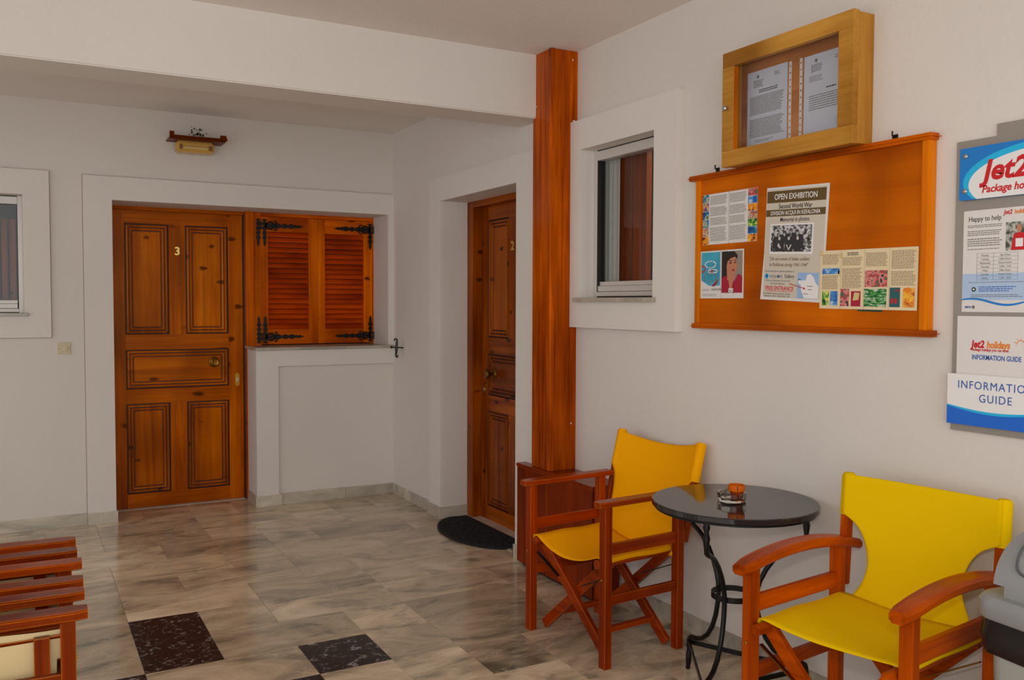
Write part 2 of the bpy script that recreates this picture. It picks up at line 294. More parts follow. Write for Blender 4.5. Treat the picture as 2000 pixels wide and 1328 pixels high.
def wallboxes(xs, ys, zs, holes, ax):
    """slab with rectangular holes. ax = axis of thickness ('x' or 'y'); spans given; holes list (a0,a1,z0,z1) along the other axis"""
    bm = nb(); a0, a1 = (ys if ax == 'x' else xs)
    av = sorted({a0, a1} | {h[i] for h in holes for i in (0, 1)}); zv = sorted({zs[0], zs[1]} | {h[i] for h in holes for i in (2, 3)})
    av = [a for a in av if a0 <= a <= a1]; zv = [z for z in zv if zs[0] <= z <= zs[1]]
    for i in range(len(av)-1):
        for j in range(len(zv)-1):
            ca, cz = (av[i]+av[i+1])/2, (zv[j]+zv[j+1])/2
            if any(h[0] < ca < h[1] and h[2] < cz < h[3] for h in holes): continue
            if ax == 'x': box(bm, xs[0], xs[1], av[i], av[i+1], zv[j], zv[j+1])
            else: box(bm, av[i], av[i+1], ys[0], ys[1], zv[j], zv[j+1])
    bmesh.ops.remove_doubles(bm, verts=bm.verts[:], dist=1e-5)
    # drop inner faces
    seen = {}
    for f in bm.faces:
        k = tuple(sorted(v.index for v in f.verts)); seen.setdefault(k, []).append(f)
    bm.verts.index_update()
    seen = {}
    for f in bm.faces: seen.setdefault(tuple(sorted(v.index for v in f.verts)), []).append(f)
    dele = [f for fs in seen.values() if len(fs) > 1 for f in fs]
    bmesh.ops.delete(bm, geom=dele, context='FACES')
    return bm

# ------------------------------------------------------------------ room shell
XW = 2.53      # right wall face
XA = 2.425     # wall beside the second door
YB = 6.27      # back wall face
ZC, ZA = 2.72, 2.675
fl = struct('floor', box(nb(), -3.2, 3.6, -1.2, 7.4, -0.12, -0.008), M['grout'])
struct('ceiling', box(nb(), -3.2, 2.9, -1.0, 4.10, ZC, ZC+0.2), M['ceil'])
struct('ceiling', box(nb(), -3.2, 3.0, 4.30, 6.72, ZA, ZA+0.2), M['ceil'])
bm = box(nb(), -3.2, 2.9, 4.07, 4.32, 2.393, ZC+0.2); bmesh.ops.bevel(bm, geom=[e for e in bm.edges if abs(e.verts[0].co.z-2.393) < 1e-4 and abs(e.verts[1].co.z-2.393) < 1e-4], offset=0.006, segments=2, affect='EDGES')
struct('beam', bm, M['trim'])
struct('wall_right', wallboxes((XW, XW+0.25), (-1.0, 4.12), (-0.01, ZC+0.1), [(3.222, 3.826, 1.450, 2.203)], 'x'), M['wall'])
struct('wall_alcove', wallboxes((XA, XA+0.30), (4.085, 6.30), (-0.01, ZA+0.1), [(4.34, 5.36, -0.02, 2.092)], 'x'), M['wall'])
struct('wall_back', wallboxes((-3.2, 3.0), (YB, YB+0.45), (-0.01, ZA+0.1), [(0.513, 1.412, -0.02, 2.077), (1.412, 2.382, 1.094, 2.077), (-0.75, 0.010, 1.352, 2.082)], 'y'), M['wall'])
BZ = 0.076
# plaster bands round the openings
def band(name, bm, bev=0.004):
    return struct(name, bm, M['trim'])
band('trim_1', wallboxes((2.488, XW), (3.065, 3.955), (1.304, 2.355), [(3.222, 3.826, 1.450, 2.203)], 'x'))
band('trim_2', wallboxes((0.345, XA), (6.25, YB), (-0.005, 2.226), [(0.513, 1.412, -0.02, 2.077), (1.412, 2.382, 1.094, 2.077), (1.565, 2.5, -0.02, 0.978)], 'y'))
band('trim_3', wallboxes((2.405, XA), (4.10, 5.55), (-0.005, 2.245), [(4.34, 5.36, -0.02, 2.092)], 'x'))
band('trim_4', wallboxes((-0.92, 0.157), (6.25, YB), (1.203, 2.236), [(-0.75, 0.010, 1.352, 2.082)], 'y'))
gm = flat('plaster_joint', (0.36, 0.27, 0.21), 0.9)
for q in ((0.3415, 0.345, 6.262, YB+0.001, BZ, 2.229), (0.345, XA, 6.262, YB+0.001, 2.226, 2.2295), (0.157, 0.1605, 6.264, YB+0.001, 1.203, 2.239), (-0.92, 0.157, 6.264, YB+0.001, 2.236, 2.2395), (-0.92, 0.157, 6.264, YB+0.001, 1.200, 1.203), (1.565, 1.5675, 6.264, YB+0.001, BZ, 0.978), (1.565, XA, 6.264, YB+0.001, 0.9755, 0.978)):
    struct('trim_8', box(nb(), *q), gm)
# sills
s1 = struct('trim_5', box(nb(), 1.405, XA, 6.232, 6.60, 1.092, 1.113, bev=0.003), M['skirt'])
s2 = struct('trim_6', box(nb(), 2.462, 2.60, 3.195, 3.85, 1.434, 1.455, bev=0.003), M['skirt'])
s3 = struct('trim_7', box(nb(), -0.78, 0.032, 6.225, 6.45, 1.338, 1.356, bev=0.003), M['skirt'])
# skirting tiles
def skirt(name, segs):
    b = thing(name, None, None, (segs[0][0], segs[0][2], 0), kind='structure')
    for s in segs: obj('tile', box(nb(), s[0], s[1], s[2], s[3], 0, BZ + (s[4] if len(s) > 4 else 0), bev=0.0015), M['skirt'], b)
g = 0.0015
skirt('baseboard_back', [(-1.55, -0.905-g, 6.258, YB), (-0.905, -0.28-g, 6.258, YB), (-0.28, 0.345-g, 6.258, YB), (0.345, 0.522, 6.238, 6.25), (0.513, 0.522, 6.25, 6.56),
    (1.402, 1.412, 6.25, 6.50), (1.402, 1.583, 6.238, 6.25), (1.583+g, 2.05, 6.248, 6.27, 0.003), (2.05+g, XA, 6.248, 6.27)])
skirt('baseboard_alcove', [(2.413, XA, 5.55+g, 5.90), (2.413, XA, 5.90+g, 6.25), (2.393, 2.405, 5.36, 5.55), (2.393, 2.60, 5.35, 5.36), (2.393, 2.405, 4.225, 4.349), (2.393, 2.60, 4.34, 4.349)])
skirt('baseboard_right', [(2.518, XW, y, min(y+0.6, 3.485)-g) for y in (-0.7, -0.1, 0.5, 1.1, 1.7, 2.3, 2.9)])
# floor tiles
PX, PY, X0, Y0 = 0.295, 0.316, 0.39, 3.31
used = set(); tiles = []
def put(i, j, w, h, m):
    for a in range(w):
        for c in range(h): used.add((i+a, j+c))
    tiles.append((i, j, w, h, m))
put(0, 1, 1, 2, 'blackstone'); put(2, 0, 1, 1, 'blackstone'); put(-1, 0, 1, 1, 'blackstone'); put(1, -1, 1, 1, 'blackstone')
rt = random.Random(11)
for j in range(-5, 11):
    for i in range(-6, 8):
        if (i, j) in used: continue
        w = 2 if (i+1, j) not in used and i < 7 and rt.random() < 0.6 else 1
        put(i, j, w, 1, 'tile')
for (i, j, w, h, m) in tiles:
    x0, x1, y0, y1 = X0+i*PX, X0+(i+w)*PX, Y0+j*PY, Y0+(j+h)*PY
    x1 = min(x1, 2.76)
    if y0 >= 6.25 and x0 > 1.6: continue
    e = 0.0006
    o = obj('tile', box(nb(), x0+e, x1-e, y0+e, y1-e, -0.012, 0.0+rt.uniform(-0.0003, 0), bev=0.0006), M[m], fl)
    o.data.name = 'tile'
bm = nb(); box(bm, -3.2, X0-6*PX-0.002, -1.2, 6.27, -0.012, 0); box(bm, X0-6*PX, XW, -1.2, Y0-5*PY-0.002, -0.012, 0)
f2 = obj('tile_field', bm, M['tile'], fl); f2['kind'] = 'stuff'

# ------------------------------------------------------------------ text & print helpers
def text_bm(body, size, bold=0.0, shear=0.0, xs=1.0, align='LEFT', depth=0.0003, spacing=1.0):
    cu = bpy.data.curves.new('t', 'FONT'); cu.body = body; cu.size = size; cu.offset = bold; cu.shear = shear; cu.align_x = align; cu.extrude = depth/2; cu.resolution_u = 3; cu.space_character = spacing
    o = bpy.data.objects.new('t', cu); COL.objects.link(o); bpy.context.view_layer.update()
    dg = bpy.context.evaluated_depsgraph_get(); me = bpy.data.meshes.new_from_object(o.evaluated_get(dg))
    bm = nb(); bm.from_mesh(me); bpy.data.meshes.remove(me); bpy.data.objects.remove(o); bpy.data.curves.remove(cu)
    bm.transform(Matrix.Diagonal((xs, 1, 1, 1))); return bm
def wallmat(x, y, z, tilt=0.0):
    """frame on the right wall: local X = towards the camera along the wall, Y = up, Z = out of the wall"""
    m = Matrix(((0, 0, -1), (-1, 0, 0), (0, 1, 0))).to_4x4(); m.translation = (x, y, z); return m @ Matrix.Rotation(tilt, 4, 'Z')
class Print:
    def __init__(s, root): s.r = root
    def rect(s, name, u0, u1, v0, v1, m, z, t=0.0004, label=None):
        return obj(name, box(nb(), u0, u1, v0, v1, z, z+t), m, s.r, False, label=label)
    def poly(s, name, pts, m, z, t=0.0004, label=None):
        return obj(name, prism(nb(), pts, lambda u, v, w: (u, v, z+w), t), m, s.r, False, label=label)
    def text(s, body, u, v, size, m, z, **k):
        lab = k.pop('label', None); bm = text_bm(body, size, **k); bm.transform(Matrix.Translation((u, v, z+0.0003))); return obj('lettering', bm, m, s.r, False, label=lab)
    def lines(s, u0, u1, vt, vb, n, m, z, seed=0, h=0.45, ragged=0.12):
        R = random.Random(seed); bm = nb(); p = (vt-vb)/n
        for i in range(n):
            v = vt - p*(i+0.5); u = u0; end = u1 - R.random()*ragged*(u1-u0)
            while u < end:
                w = R.uniform(0.004, 0.013); box(bm, u, min(u+w, end), v-p*h/2, v+p*h/2, z, z+0.0002); u += w+0.0018
        return obj('fine_print', bm, m, s.r, False)
def ell(cx, cy, rx, ry, n=20, a0=0, a1=2*math.pi): return [(cx+rx*math.cos(a0+(a1-a0)*k/n), cy+ry*math.sin(a0+(a1-a0)*k/n)) for k in range(n)]

# ------------------------------------------------------------------ panelled doors
PROF = [(0, 0), (0.003, -0.009), (0.008, -0.009), (0.012, 0.001), (0.020, 0.002), (0.024, -0.008), (0.029, -0.008), (0.033, -0.001), (0.041, -0.003), (0.045, -0.010), (0.050, -0.010), (0.054, -0.003)]
def panel_bm(u0, u1, v0, v1, f):
    bm = nb(); loops = []
    for ins, h in PROF: loops.append([bm.verts.new(f(u, v, h)) for u, v in ((u0+ins, v0+ins), (u1-ins, v0+ins), (u1-ins, v1-ins), (u0+ins, v1-ins))])
    gi = {1, 5, 9}
    for i, (A, B) in enumerate(zip(loops, loops[1:])):
        for k in range(4):
            fc = bm.faces.new((A[k], A[(k+1) % 4], B[(k+1) % 4], B[k])); fc.material_index = 1 if i in gi or i == 0 else 0
    bm.faces.new(loops[-1]); return bm
def panel_door(name, label, loc, f, W0, W1, Z0, Z1, mats, group=None):
    """f(u, v, h): u along the door 0..1.. absolute, v height, h out of the face"""
    t = thing(name, label, None, loc, kind='structure')
    mz, mx, pz, px = mats
    us = [W0, W0+0.088, W0+0.371, W0+0.483, W0+0.772, W1]
    vs = [Z0, 0.100, 0.724, 0.826, 1.097, 1.203, 1.963, Z1]
    def slab(nm, u0, u1, v0, v1, m, th=-0.012):
        bm = nb(); P = [f(u, v, h) for u in (u0, u1) for v in (v0, v1) for h in (th, 0)]
        vv = [bm.verts.new(p) for p in P]
        for q in ((0, 1, 3, 2), (4, 6, 7, 5), (0, 4, 5, 1), (2, 3, 7, 6), (0, 2, 6, 4), (1, 5, 7, 3)): bm.faces.new([vv[i] for i in q])
        return obj(nm, bm, m, t)
    slab('core', W0, W1, Z0, Z1, M['groove'], -0.04).data.transform(Matrix())
    # shift core behind
    t.children[0].data.transform(Matrix.Translation(Vector(f(0, 0, -0.012))-Vector(f(0, 0, 0))))
    e = 0.0004
    slab('stile', us[0], us[1]-e, Z0, Z1, mz); slab('stile', us[4]+e, us[5], Z0, Z1, mz)
    for a, b_ in ((0, 1), (2, 3), (4, 5), (6, 7)): slab('rail', us[1], us[4], vs[a], vs[b_], mx)
    slab('mullion', us[2]+e, us[3]-e, vs[1], vs[2], mz); slab('mullion', us[2]+e, us[3]-e, vs[5], vs[6], mz)
    for (a, b_, c, d, m) in ((1, 2, 1, 2, pz), (3, 4, 1, 2, pz), (1, 4, 3, 4, px), (1, 2, 5, 6, pz), (3, 4, 5, 6, pz)):
        obj('panel', panel_bm(us[a], us[b_], vs[c], vs[d], f), [m, M['groove']], t)
    return t
for k_, ax in (('pine_shade_z', 'z'), ('pine_shade_y', 'y')): M[k_] = wood('dark_'+k_[:4]+'_'+ax, srgb(172, 84, 2), srgb(112, 42, 1), ax, 0.9, 0.10)  # second door's pine, colour darkened to carry the shade of its deep recess
f3 = lambda u, v, h: (u, 6.612-h, v)
d3 = panel_door('door_1', 'knotty pine panelled door numbered 3 beside the louvred shutters', (0.96, 6.62, 0), f3, 0.527, 1.400, 0.004, 2.052, (M['pine_z'], M['pine_x'], M['panel_z'], M['panel_x']))
bm = text_bm('3', 0.078, bold=0.002, align='CENTER', depth=0.006)
bm.transform(Matrix(((1, 0, 0, 0.956), (0, 0, -1, 6.607), (0, 1, 0, 1.756), (0, 0, 0, 1)))); obj('numeral', bm, M['gold'], d3, label='gold numeral 3')
def knob(parent, P, n, name='knob'):
    """round brass knob; n = outward direction axis ('y-' or 'x-')"""
    prof = [(0.0, 0.0), (0.036, 0.0), (0.038, 0.004), (0.034, 0.008), (0.028, 0.009), (0.026, 0.013), (0.012, 0.016), (0.011, 0.030), (0.018, 0.038), (0.028, 0.046), (0.033, 0.054), (0.031, 0.062), (0.022, 0.066), (0.016, 0.064), (0.0, 0.066)]
    bm = nb(); ax = n[0]; lathe(bm, [(r, -h) for r, h in prof], P, 28, ax); return obj(name, bm, M['brass_d'], parent, smooth=True, label='aged brass door knob')
knob(d3, (1.196, 6.615, 1.000), 'y-')
def lockplate(parent, P, ax):
    pts = ell(0, 0.030, 0.0165, 0.0165, 12, 0, math.pi) + [(-0.0165, 0.030)] + ell(0, -0.030, 0.0165, 0.0165, 12, math.pi, 2*math.pi) + [(0.0165, -0.03)]
    fx = (lambda u, v, w: (P[0]+u, P[1]-w, P[2]+v)) if ax == 'y' else (lambda u, v, w: (P[0]-w, P[1]+u, P[2]+v))
    pl = obj('lock_plate', prism(nb(), pts, fx, 0.006), M['brass'], parent, label='brass lock plate')
    cyl = ell(0, 0.004, 0.009, 0.009, 14) 
    obj('keyhole', prism(nb(), [(0.008*math.cos(a), 0.016*math.sin(a)) for a in [k*math.pi/8 for k in range(16)]], (lambda u, v, w: fx(u, v, w+0.005)), 0.004), M['steel'], pl)
lockplate(d3, (1.357, 6.612, 0.868), 'y')
fr = thing('door_frame', None, None, (0.96, 6.6, 0), kind='structure')
obj('jamb', box(nb(), 0.513, 0.527, 6.57, 6.70, 0, 2.077), M['pine_z'], fr)
obj('jamb', box(nb(), 1.408, 1.462, 6.52, 6.66, 0, 2.077, bev=0.003), M['shut_z'], fr)
obj('stop', box(nb(), 1.400, 1.409, 6.575, 6.66, 0, 2.06), M['groove'], fr)
obj('lintel', box(nb(), 0.513, 1.408, 6.585, 6.70, 2.053, 2.085, bev=0.002), M['pine_x'], fr)
struct('threshold', box(nb(), 0.527, 1.402, 6.57, 6.70, -0.005, 0.003), M['skirt'])
# second door, in the alcove wall (seen at a slant)
f2d = lambda u, v, h: (2.665-h, u, v)
d2 = panel_door('door_2', 'pine panelled door behind the wooden column, recess shade in its colour', (2.68, 4.85, 0), lambda u, v, h: (2.665-h, 5.27-u, v), 0.0, 0.873, 0.004, 2.052, (M['pine_shade_z'], M['pine_shade_y'], M['pine_shade_z'], M['pine_shade_y']))
fr2 = thing('door_frame', None, None, (2.65, 4.85, 0), kind='structure')
obj('jamb', box(nb(), 2.60, 2.72, 5.275, 5.36, 0, 2.092, bev=0.003), M['pine_shade_z'], fr2)
obj('jamb', box(nb(), 2.60, 2.72, 4.34, 4.39, 0, 2.092, bev=0.003), M['pine_z'], fr2)
obj('lintel', box(nb(), 2.60, 2.72, 4.39, 5.275, 2.052, 2.092, bev=0.003), M['pine_shade_y'], fr2)
struct('threshold', box(nb(), 2.44, 2.70, 4.35, 5.35, -0.003, 0.006), M['skirt'])
knob(d2, (2.668, 5.10, 0.970), 'x-'); lockplate(d2, (2.665, 5.225, 0.86), 'x')
bm = text_bm('2', 0.078, bold=0.002, align='CENTER', depth=0.006)
bm.transform(Matrix(((0, 0, -1, 2.660), (-1, 0, 0, 4.842), (0, 1, 0, 1.756), (0, 0, 0, 1)))); obj('numeral', bm, M['gold'], d2, label='gold numeral')

# ------------------------------------------------------------------ louvred shutters
wn = thing('window_1', 'pine window with closed louvred shutters on black iron hinges', None, (1.94, 6.6, 1.1), kind='structure')
obj('jamb', box(nb(), 1.4635, 1.526, 6.565, 6.66, 1.113, 2.077, bev=0.003), M['shut_z'], wn)
obj('jamb', box(nb(), 2.375, 2.432, 6.565, 6.66, 1.113, 2.077, bev=0.003), M['shut_z'], wn)
obj('lintel', box(nb(), 1.526, 2.375, 6.565, 6.66, 2.052, 2.077, bev=0.002), M['shut_x'], wn)
obj('backing', box(nb(), 1.40, 2.44, 6.662, 6.70, 1.06, 2.10), M['dark_room'], wn)
def spear(L, h, bumps):
    """outline of a wrought strap from 0..L with pointed end"""
    top = []
    for k in range(49):
        u = L*k/48; s = u/L
        w = h*(0.5+0.18*math.cos(s*bumps*2*math.pi))
        if s > 0.80: w = h*0.62*(1-(s-0.80)/0.20) if s > 0.84 else h*0.25
        top.append((u, max(w, 0.0006)))
    return top + [(u, -w) for u, w in top[::-1]]
def hinge(sh, cx, cz, sx, sz):
    b = nb(); y = 6.560
    F = lambda u, v, w: (cx+sx*(0.022+u), y-w, cz+v)
    prism(b, spear(0.285, 0.027, 6), F, 0.004)
    tube(b, [(cx+sx*(0.062+0.026*math.cos(a)), y-0.003, cz+0.026*math.sin(a)) for a in [k*math.pi/10 for k in range(20)]], 0.006, 6, True)
    for s in (-1, 1): tube(b, [(cx+sx*(0.094+0.011*math.cos(a)), y-0.003, cz+s*(0.022+0.011*math.sin(a))) for a in [k*math.pi/8-1.8 for k in range(11)]], 0.0048, 5)
    for off in (-0.026, 0.020):
        G = lambda u, v, w, off=off: (cx+sx*(off+v), y-w, cz+sz*(-0.045)+sz*u)
        prism(b, spear(0.20, 0.025, 6), G, 0.004)
    tube(b, [(cx-sx*0.006, y-0.006, cz-0.030), (cx-sx*0.006, y-0.006, cz+0.030)], 0.006, 8)
    for (a, c) in ((0.05, 0.0), (0.13, 0.0), (0.20, 0.0)): lathe(b, [(0.005, -0.008), (0.004, -0.002), (0, 0)], (cx+sx*(0.022+a), y, cz+c), 8, 'y')
    return obj('hinge', b, M['iron'], sh, label='black wrought iron strap hinge')
for (a, b_, s0, s1, hx, sx) in ((1.5275, 1.947, 1.577, 1.877, 1.530, 1), (1.9485, 2.3735, 2.000, 2.306, 2.372, -1)):
    sh = obj('shutter', box(nb(), s0, s1, 6.610, 6.613, 1.231, 1.942), M['groove'], wn)
    for (p, q, r_, s_, m) in ((a, s0, 1.120, 2.050, 'shut_z'), (s1, b_, 1.120, 2.050, 'shut_z')): obj('stile', box(nb(), p, q, 6.572, 6.612, r_, s_, bev=0.002), M[m], sh)
    for (r_, s_) in ((1.120, 1.231), (1.942, 2.050)): obj('rail', box(nb(), s0+0.0003, s1-0.0003, 6.573, 6.612, r_, s_, bev=0.0015), M['shut_x'], sh)
    pz = (1.942-1.231)/19
    b0 = nb(); bar(b0, (s0, 0, 0), (s1, 0, 0), 0.044, 0.006, (0, -0.70, 0.714), 0.001)
    b0.transform(Matrix.Translation((0, 6.592, 1.231+pz/2))); first = obj('slat', b0, M['slat'], sh)
    for k in range(1, 19):
        c = first.copy(); COL.objects.link(c); c.parent = sh; c.location = (0, 0, k*pz)
    hinge(sh, hx, 1.985, sx, -1); hinge(sh, hx, 1.175, sx, 1)
# shutter holdback on the alcove wall
hk = nb(); hy = 6.06
tube(hk, [(XA, hy, 1.100), (2.335, hy, 1.106)], 0.0045, 8); lathe(hk, [(0.0, -0.008), (0.008, -0.004), (0.009, 0.002), (0, 0.008)], (2.332, hy, 1.106), 10, 'x')
tube(hk, [(2.372+o_, hy-0.01*0, 1.100+z_) for o_, z_ in ((-0.016, 0.050), (-0.016, 0.062), (-0.006, 0.068), (0.004, 0.060), (0.002, 0.03), (0, 0), (-0.002, -0.03), (-0.006, -0.058), (0.002, -0.068), (0.010, -0.060), (0.010, -0.048))], [0.004, 0.006, 0.006, 0.006, 0.009, 0.011, 0.009, 0.006, 0.006, 0.005, 0.004], 8)
o = obj('shutter_holdback', hk, M['iron'], smooth=True); o['label'] = 'black iron shutter holdback on the wall right of the shutters'; o['category'] = 'hook'

# ------------------------------------------------------------------ aluminium windows
def alu_window(name, label, loc, f, u0, u1, v0, v1, inner):
    """f(u,v,h)"""
    t = thing(name, label, None, loc, kind='structure')
    def bx(nm, a, b, c, d, h0, h1, m):
        bm = nb(); vv = [bm.verts.new(f(u, v, h)) for u in (a, b) for v in (c, d) for h in (h0, h1)]
        for q in ((0, 1, 3, 2), (4, 6, 7, 5), (0, 4, 5, 1), (2, 3, 7, 6), (0, 2, 6, 4), (1, 5, 7, 3)): bm.faces.new([vv[i] for i in q])
        bmesh.ops.recalc_face_normals(bm, faces=bm.faces[:]); bmesh.ops.bevel(bm, geom=bm.edges[:], offset=0.0015, segments=1, affect='EDGES'); return obj(nm, bm, m, t)
    bx('frame_side', u0, u0+0.028, v0, v1, -0.06, 0, M['alu']); bx('frame_side', u1-0.028, u1, v0, v1, -0.06, 0, M['alu'])
    bx('frame_top', u0+0.028, u1-0.028, v1-0.052, v1-0.006, -0.06, 0.002, M['alu']); bx('frame_bottom', u0+0.028, u1-0.028, v0+0.008, v0+0.030, -0.06, 0.0, M['alu'])
    bx('sash_rail', u0+0.034, u1-0.034, v0+0.032, v0+0.060, -0.05, -0.004, M['alu']); bx('sash_rail', u0+0.034, u1-0.034, v0+0.061, v0+0.082, -0.05, -0.016, M['alu'])
    bx('gasket', u0+0.028, u0+0.036, v0+0.03, v1-0.052, -0.05, -0.002, M['rubber']); bx('gasket', u0, u1, v1-0.006, v1, -0.06, -0.004, M['rubber'])
    bx('gasket', u0+0.02, u1-0.02, v0, v0+0.008, -0.06, -0.004, M['rubber'])
    bx('pane', u0+0.036, u1-0.030, v0+0.070, v1-0.050, -0.026, -0.022, M['glass'])
    return t
w2 = alu_window('window_2', 'white aluminium window in the right wall', (2.56, 3.52, 1.45), lambda u, v, h: (2.575-h, 3.826-u, v), 0.0, 0.604, 1.455, 2.203, None)
# what the glass shows: curtain and brown inner shutter
bm = nb(); n = 26; A = [bm.verts.new((2.655+0.006*math.sin(k*1.25), 3.90-0.0076*k, 1.44)) for k in range(n)]; B = [bm.verts.new((2.655+0.006*math.sin(k*1.25+0.3), 3.90-0.0076*k, 2.22)) for k in range(n)]
for k in range(n-1): bm.faces.new((A[k], A[k+1], B[k+1], B[k]))
obj('curtain', bm, M['curtain'], w2)
bm = nb(); box(bm, 2.70, 2.73, 3.668, 3.80, 1.40, 2.25, bev=0.003); box(bm, 2.70, 2.735, 3.552, 3.662, 1.40, 2.25, bev=0.003); obj('inner_shutter', bm, M['int_wood'], w2, label='brown wooden inner shutter behind the glass')
obj('chrome_strip', box(nb(), 2.694, 2.698, 3.663, 3.667, 1.42, 2.2), M['steel'], w2)
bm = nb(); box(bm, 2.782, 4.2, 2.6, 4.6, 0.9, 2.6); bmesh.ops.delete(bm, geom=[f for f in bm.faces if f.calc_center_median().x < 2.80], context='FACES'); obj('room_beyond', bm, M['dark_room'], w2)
area('added_room_fill', (3.3, 3.0, 2.45), (2.7, 3.7, 1.7), (0.4, 0.4), 9, (1, 0.95, 0.88))  # added fill to brighten the curtain behind the glass; no lamp seen there
w3 = alu_window('window_3', 'white aluminium window at the left edge of the back wall', (-0.37, 6.36, 1.35), lambda u, v, h: (u, 6.36-h, v), -0.75, 0.010, 1.352, 2.082, None)
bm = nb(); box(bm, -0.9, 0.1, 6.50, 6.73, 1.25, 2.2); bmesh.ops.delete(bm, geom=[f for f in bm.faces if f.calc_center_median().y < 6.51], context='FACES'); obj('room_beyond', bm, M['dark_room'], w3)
bm = nb()
for k in range(17): box(bm, -0.74+k*0.045, -0.705+k*0.045, 6.52, 6.535, 1.3, 1.95, bev=0.004)
obj('inner_shutter', bm, M['int_wood'], w3)

# ------------------------------------------------------------------ column and box
t = thing('column', 'tall orange wood veneered column in front of the window', 'column', (2.45, 4.0, 0.56))
bm = nb(); box(bm, 2.372, XW, 3.915, 4.098, 0.56, ZC-0.001)
obj('cladding', bm, M['column'], t)
obj('corner_strip', box(nb(), 2.366, 2.392, 3.909, 3.936, 0.56, ZC-0.001, bev=0.004), M['column'], t)
for (x_, y_, z_, a_) in ((2.371, 4.078, 2.462, 'x'), (2.371, 4.066, 2.452, 'x'), (2.50, 3.9145, 2.675, 'y'), (2.502, 3.9145, 0.80, 'y')):
    obj('paint_chip', lathe(nb(), [(0.0045, 0.0008), (0.0035, -0.0008), (0, -0.001)], (x_, y_, z_), 6, a_), M['white'], t, label='white paint chip')
t = thing('pedestal_box', 'dark red veneered box around the foot of the column', 'box', (2.44, 3.85, 0))
obj('front_panel', box(nb(), 2.352, 2.372, 3.49, 4.222, 0.02, 0.540, bev=0.002), M['box'], t)
obj('side_panel', box(nb(), 2.372, XW-0.013, 3.495, 3.515, 0.02, 0.540, bev=0.002), M['box'], t)
obj('side_panel', box(nb(), 2.372, 2.40, 4.198, 4.218, 0.02, 0.540, bev=0.002), M['box'], t)
obj('top_panel', box(nb(), 2.348, XW, 3.485, 4.226, 0.540, 0.559, bev=0.003), M['box'], t)
obj('joint_strip', box(nb(), 2.3500, 2.353, 3.905, 3.909, 0.02, 0.540), M['chair_dark_z'], t)
obj('corner_strip', box(nb(), 2.349, 2.366, 3.487, 3.500, 0.02, 0.540, bev=0.002), M['box'], t)
obj('plinth', box(nb(), 2.372, XW-0.013, 3.52, 4.19, 0, 0.02), M['groove'], t)

o = obj('cable_clip', lathe(nb(), [(0.006, 0.0), (0.007, -0.004), (0.005, -0.008), (0, -0.009)], (2.505, 3.913, 2.362), 12, 'y'), M['white']); o['label'] = 'tiny white clip beside the column above the window surround'; o['category'] = 'clip'
# ------------------------------------------------------------------ doormat
bm = nb(); P = [(2.58, 5.315), (2.46, 5.33)] + [(2.50-0.262*math.sin(a)**0.8 if False else 2.50-0.258*math.sin(a), 4.905+0.425*math.cos(a)) for a in [k*math.pi/28 for k in range(1, 28)]] + [(2.50, 4.478), (2.58, 4.480)]
prism(bm, P, lambda u, v, w: (u, v, 0.0+w), 0.013); bmesh.ops.bevel(bm, geom=[e for e in bm.edges if all(v.co.z > 0.01 for v in e.verts)], offset=0.004, segments=2, affect='EDGES')
R = random.Random(3)
def inside(x, y): return ((x-2.50)/0.25)**2+((y-4.905)/0.415)**2 < 1 if x < 2.50 else (x < 2.57 and 4.49 < y < 5.31)
for k in range(2600):
    x, y = R.uniform(2.25, 2.57), R.uniform(4.49, 5.32)
    if not inside(x, y): continue
    a = R.uniform(0, 6.28); l = R.uniform(0.004, 0.009); h = R.uniform(0.003, 0.006)
    v = [bm.verts.new((x+math.cos(a)*l, y+math.sin(a)*l, 0.012)), bm.verts.new((x-math.cos(a)*l, y-math.sin(a)*l, 0.012)), bm.verts.new((x-math.sin(a)*0.003, y+math.cos(a)*0.003, 0.012)), bm.verts.new((x, y, 0.013+h))]
    for q in ((0, 1, 3), (1, 2, 3), (2, 0, 3)): bm.faces.new([v[i] for i in q])
o = obj('doormat', bm, M['mat']); o['label'] = 'black half-round doormat at the foot of the shaded pine door'; o['category'] = 'doormat'

# ------------------------------------------------------------------ switch, wall lamp
t = thing('light_switch', 'cream light switch on the back wall left of door 3', 'switch', (0.226, YB, 1.132))
obj('plate', box(nb(), 0.190, 0.262, 6.262, YB, 1.096, 1.170, bev=0.003), M['switch'], t); obj('rocker', box(nb(), 0.208, 0.244, 6.257, 6.263, 1.114, 1.152, bev=0.002), M['switch'], t)
for x in (0.198, 0.254): obj('screw', lathe(nb(), [(0.003, -0.002), (0.002, 0)], (x, 6.262, 1.133), 8, 'y'), M['inkb'], t)
t = thing('wall_lamp', 'wooden wall lamp with yellowed diffuser above door 3', 'lamp', (1.0, YB, 2.47))
obj('shade', box(nb(), 0.845, 1.195, 6.12, YB, 2.478, 2.490, bev=0.002), M['lampwood'], t)
bm = nb(); prism(bm, [(0.845, 2.474), (1.18, 2.474), (1.205, 2.490), (1.195, 2.520), (1.160, 2.520), (1.160, 2.500), (0.873, 2.500), (0.873, 2.522), (0.845, 2.522)], lambda u, v, w: (u, 6.118-w, v), 0.02); obj('fascia', bm, M['lampwood'], t)
bm = nb(); box(bm, 0.893, 1.130, 6.150, 6.262, 2.405, 2.476); bmesh.ops.bevel(bm, geom=bm.edges[:], offset=0.012, segments=3, affect='EDGES')
obj('diffuser', bm, M['diffuser'], t, smooth=True)
obj('tube', tube(nb(), [(0.935, 6.148, 2.433), (1.09, 6.148, 2.433)], 0.009, 10), flat('lamp_tube', srgb(214, 184, 120), 0.3), t)
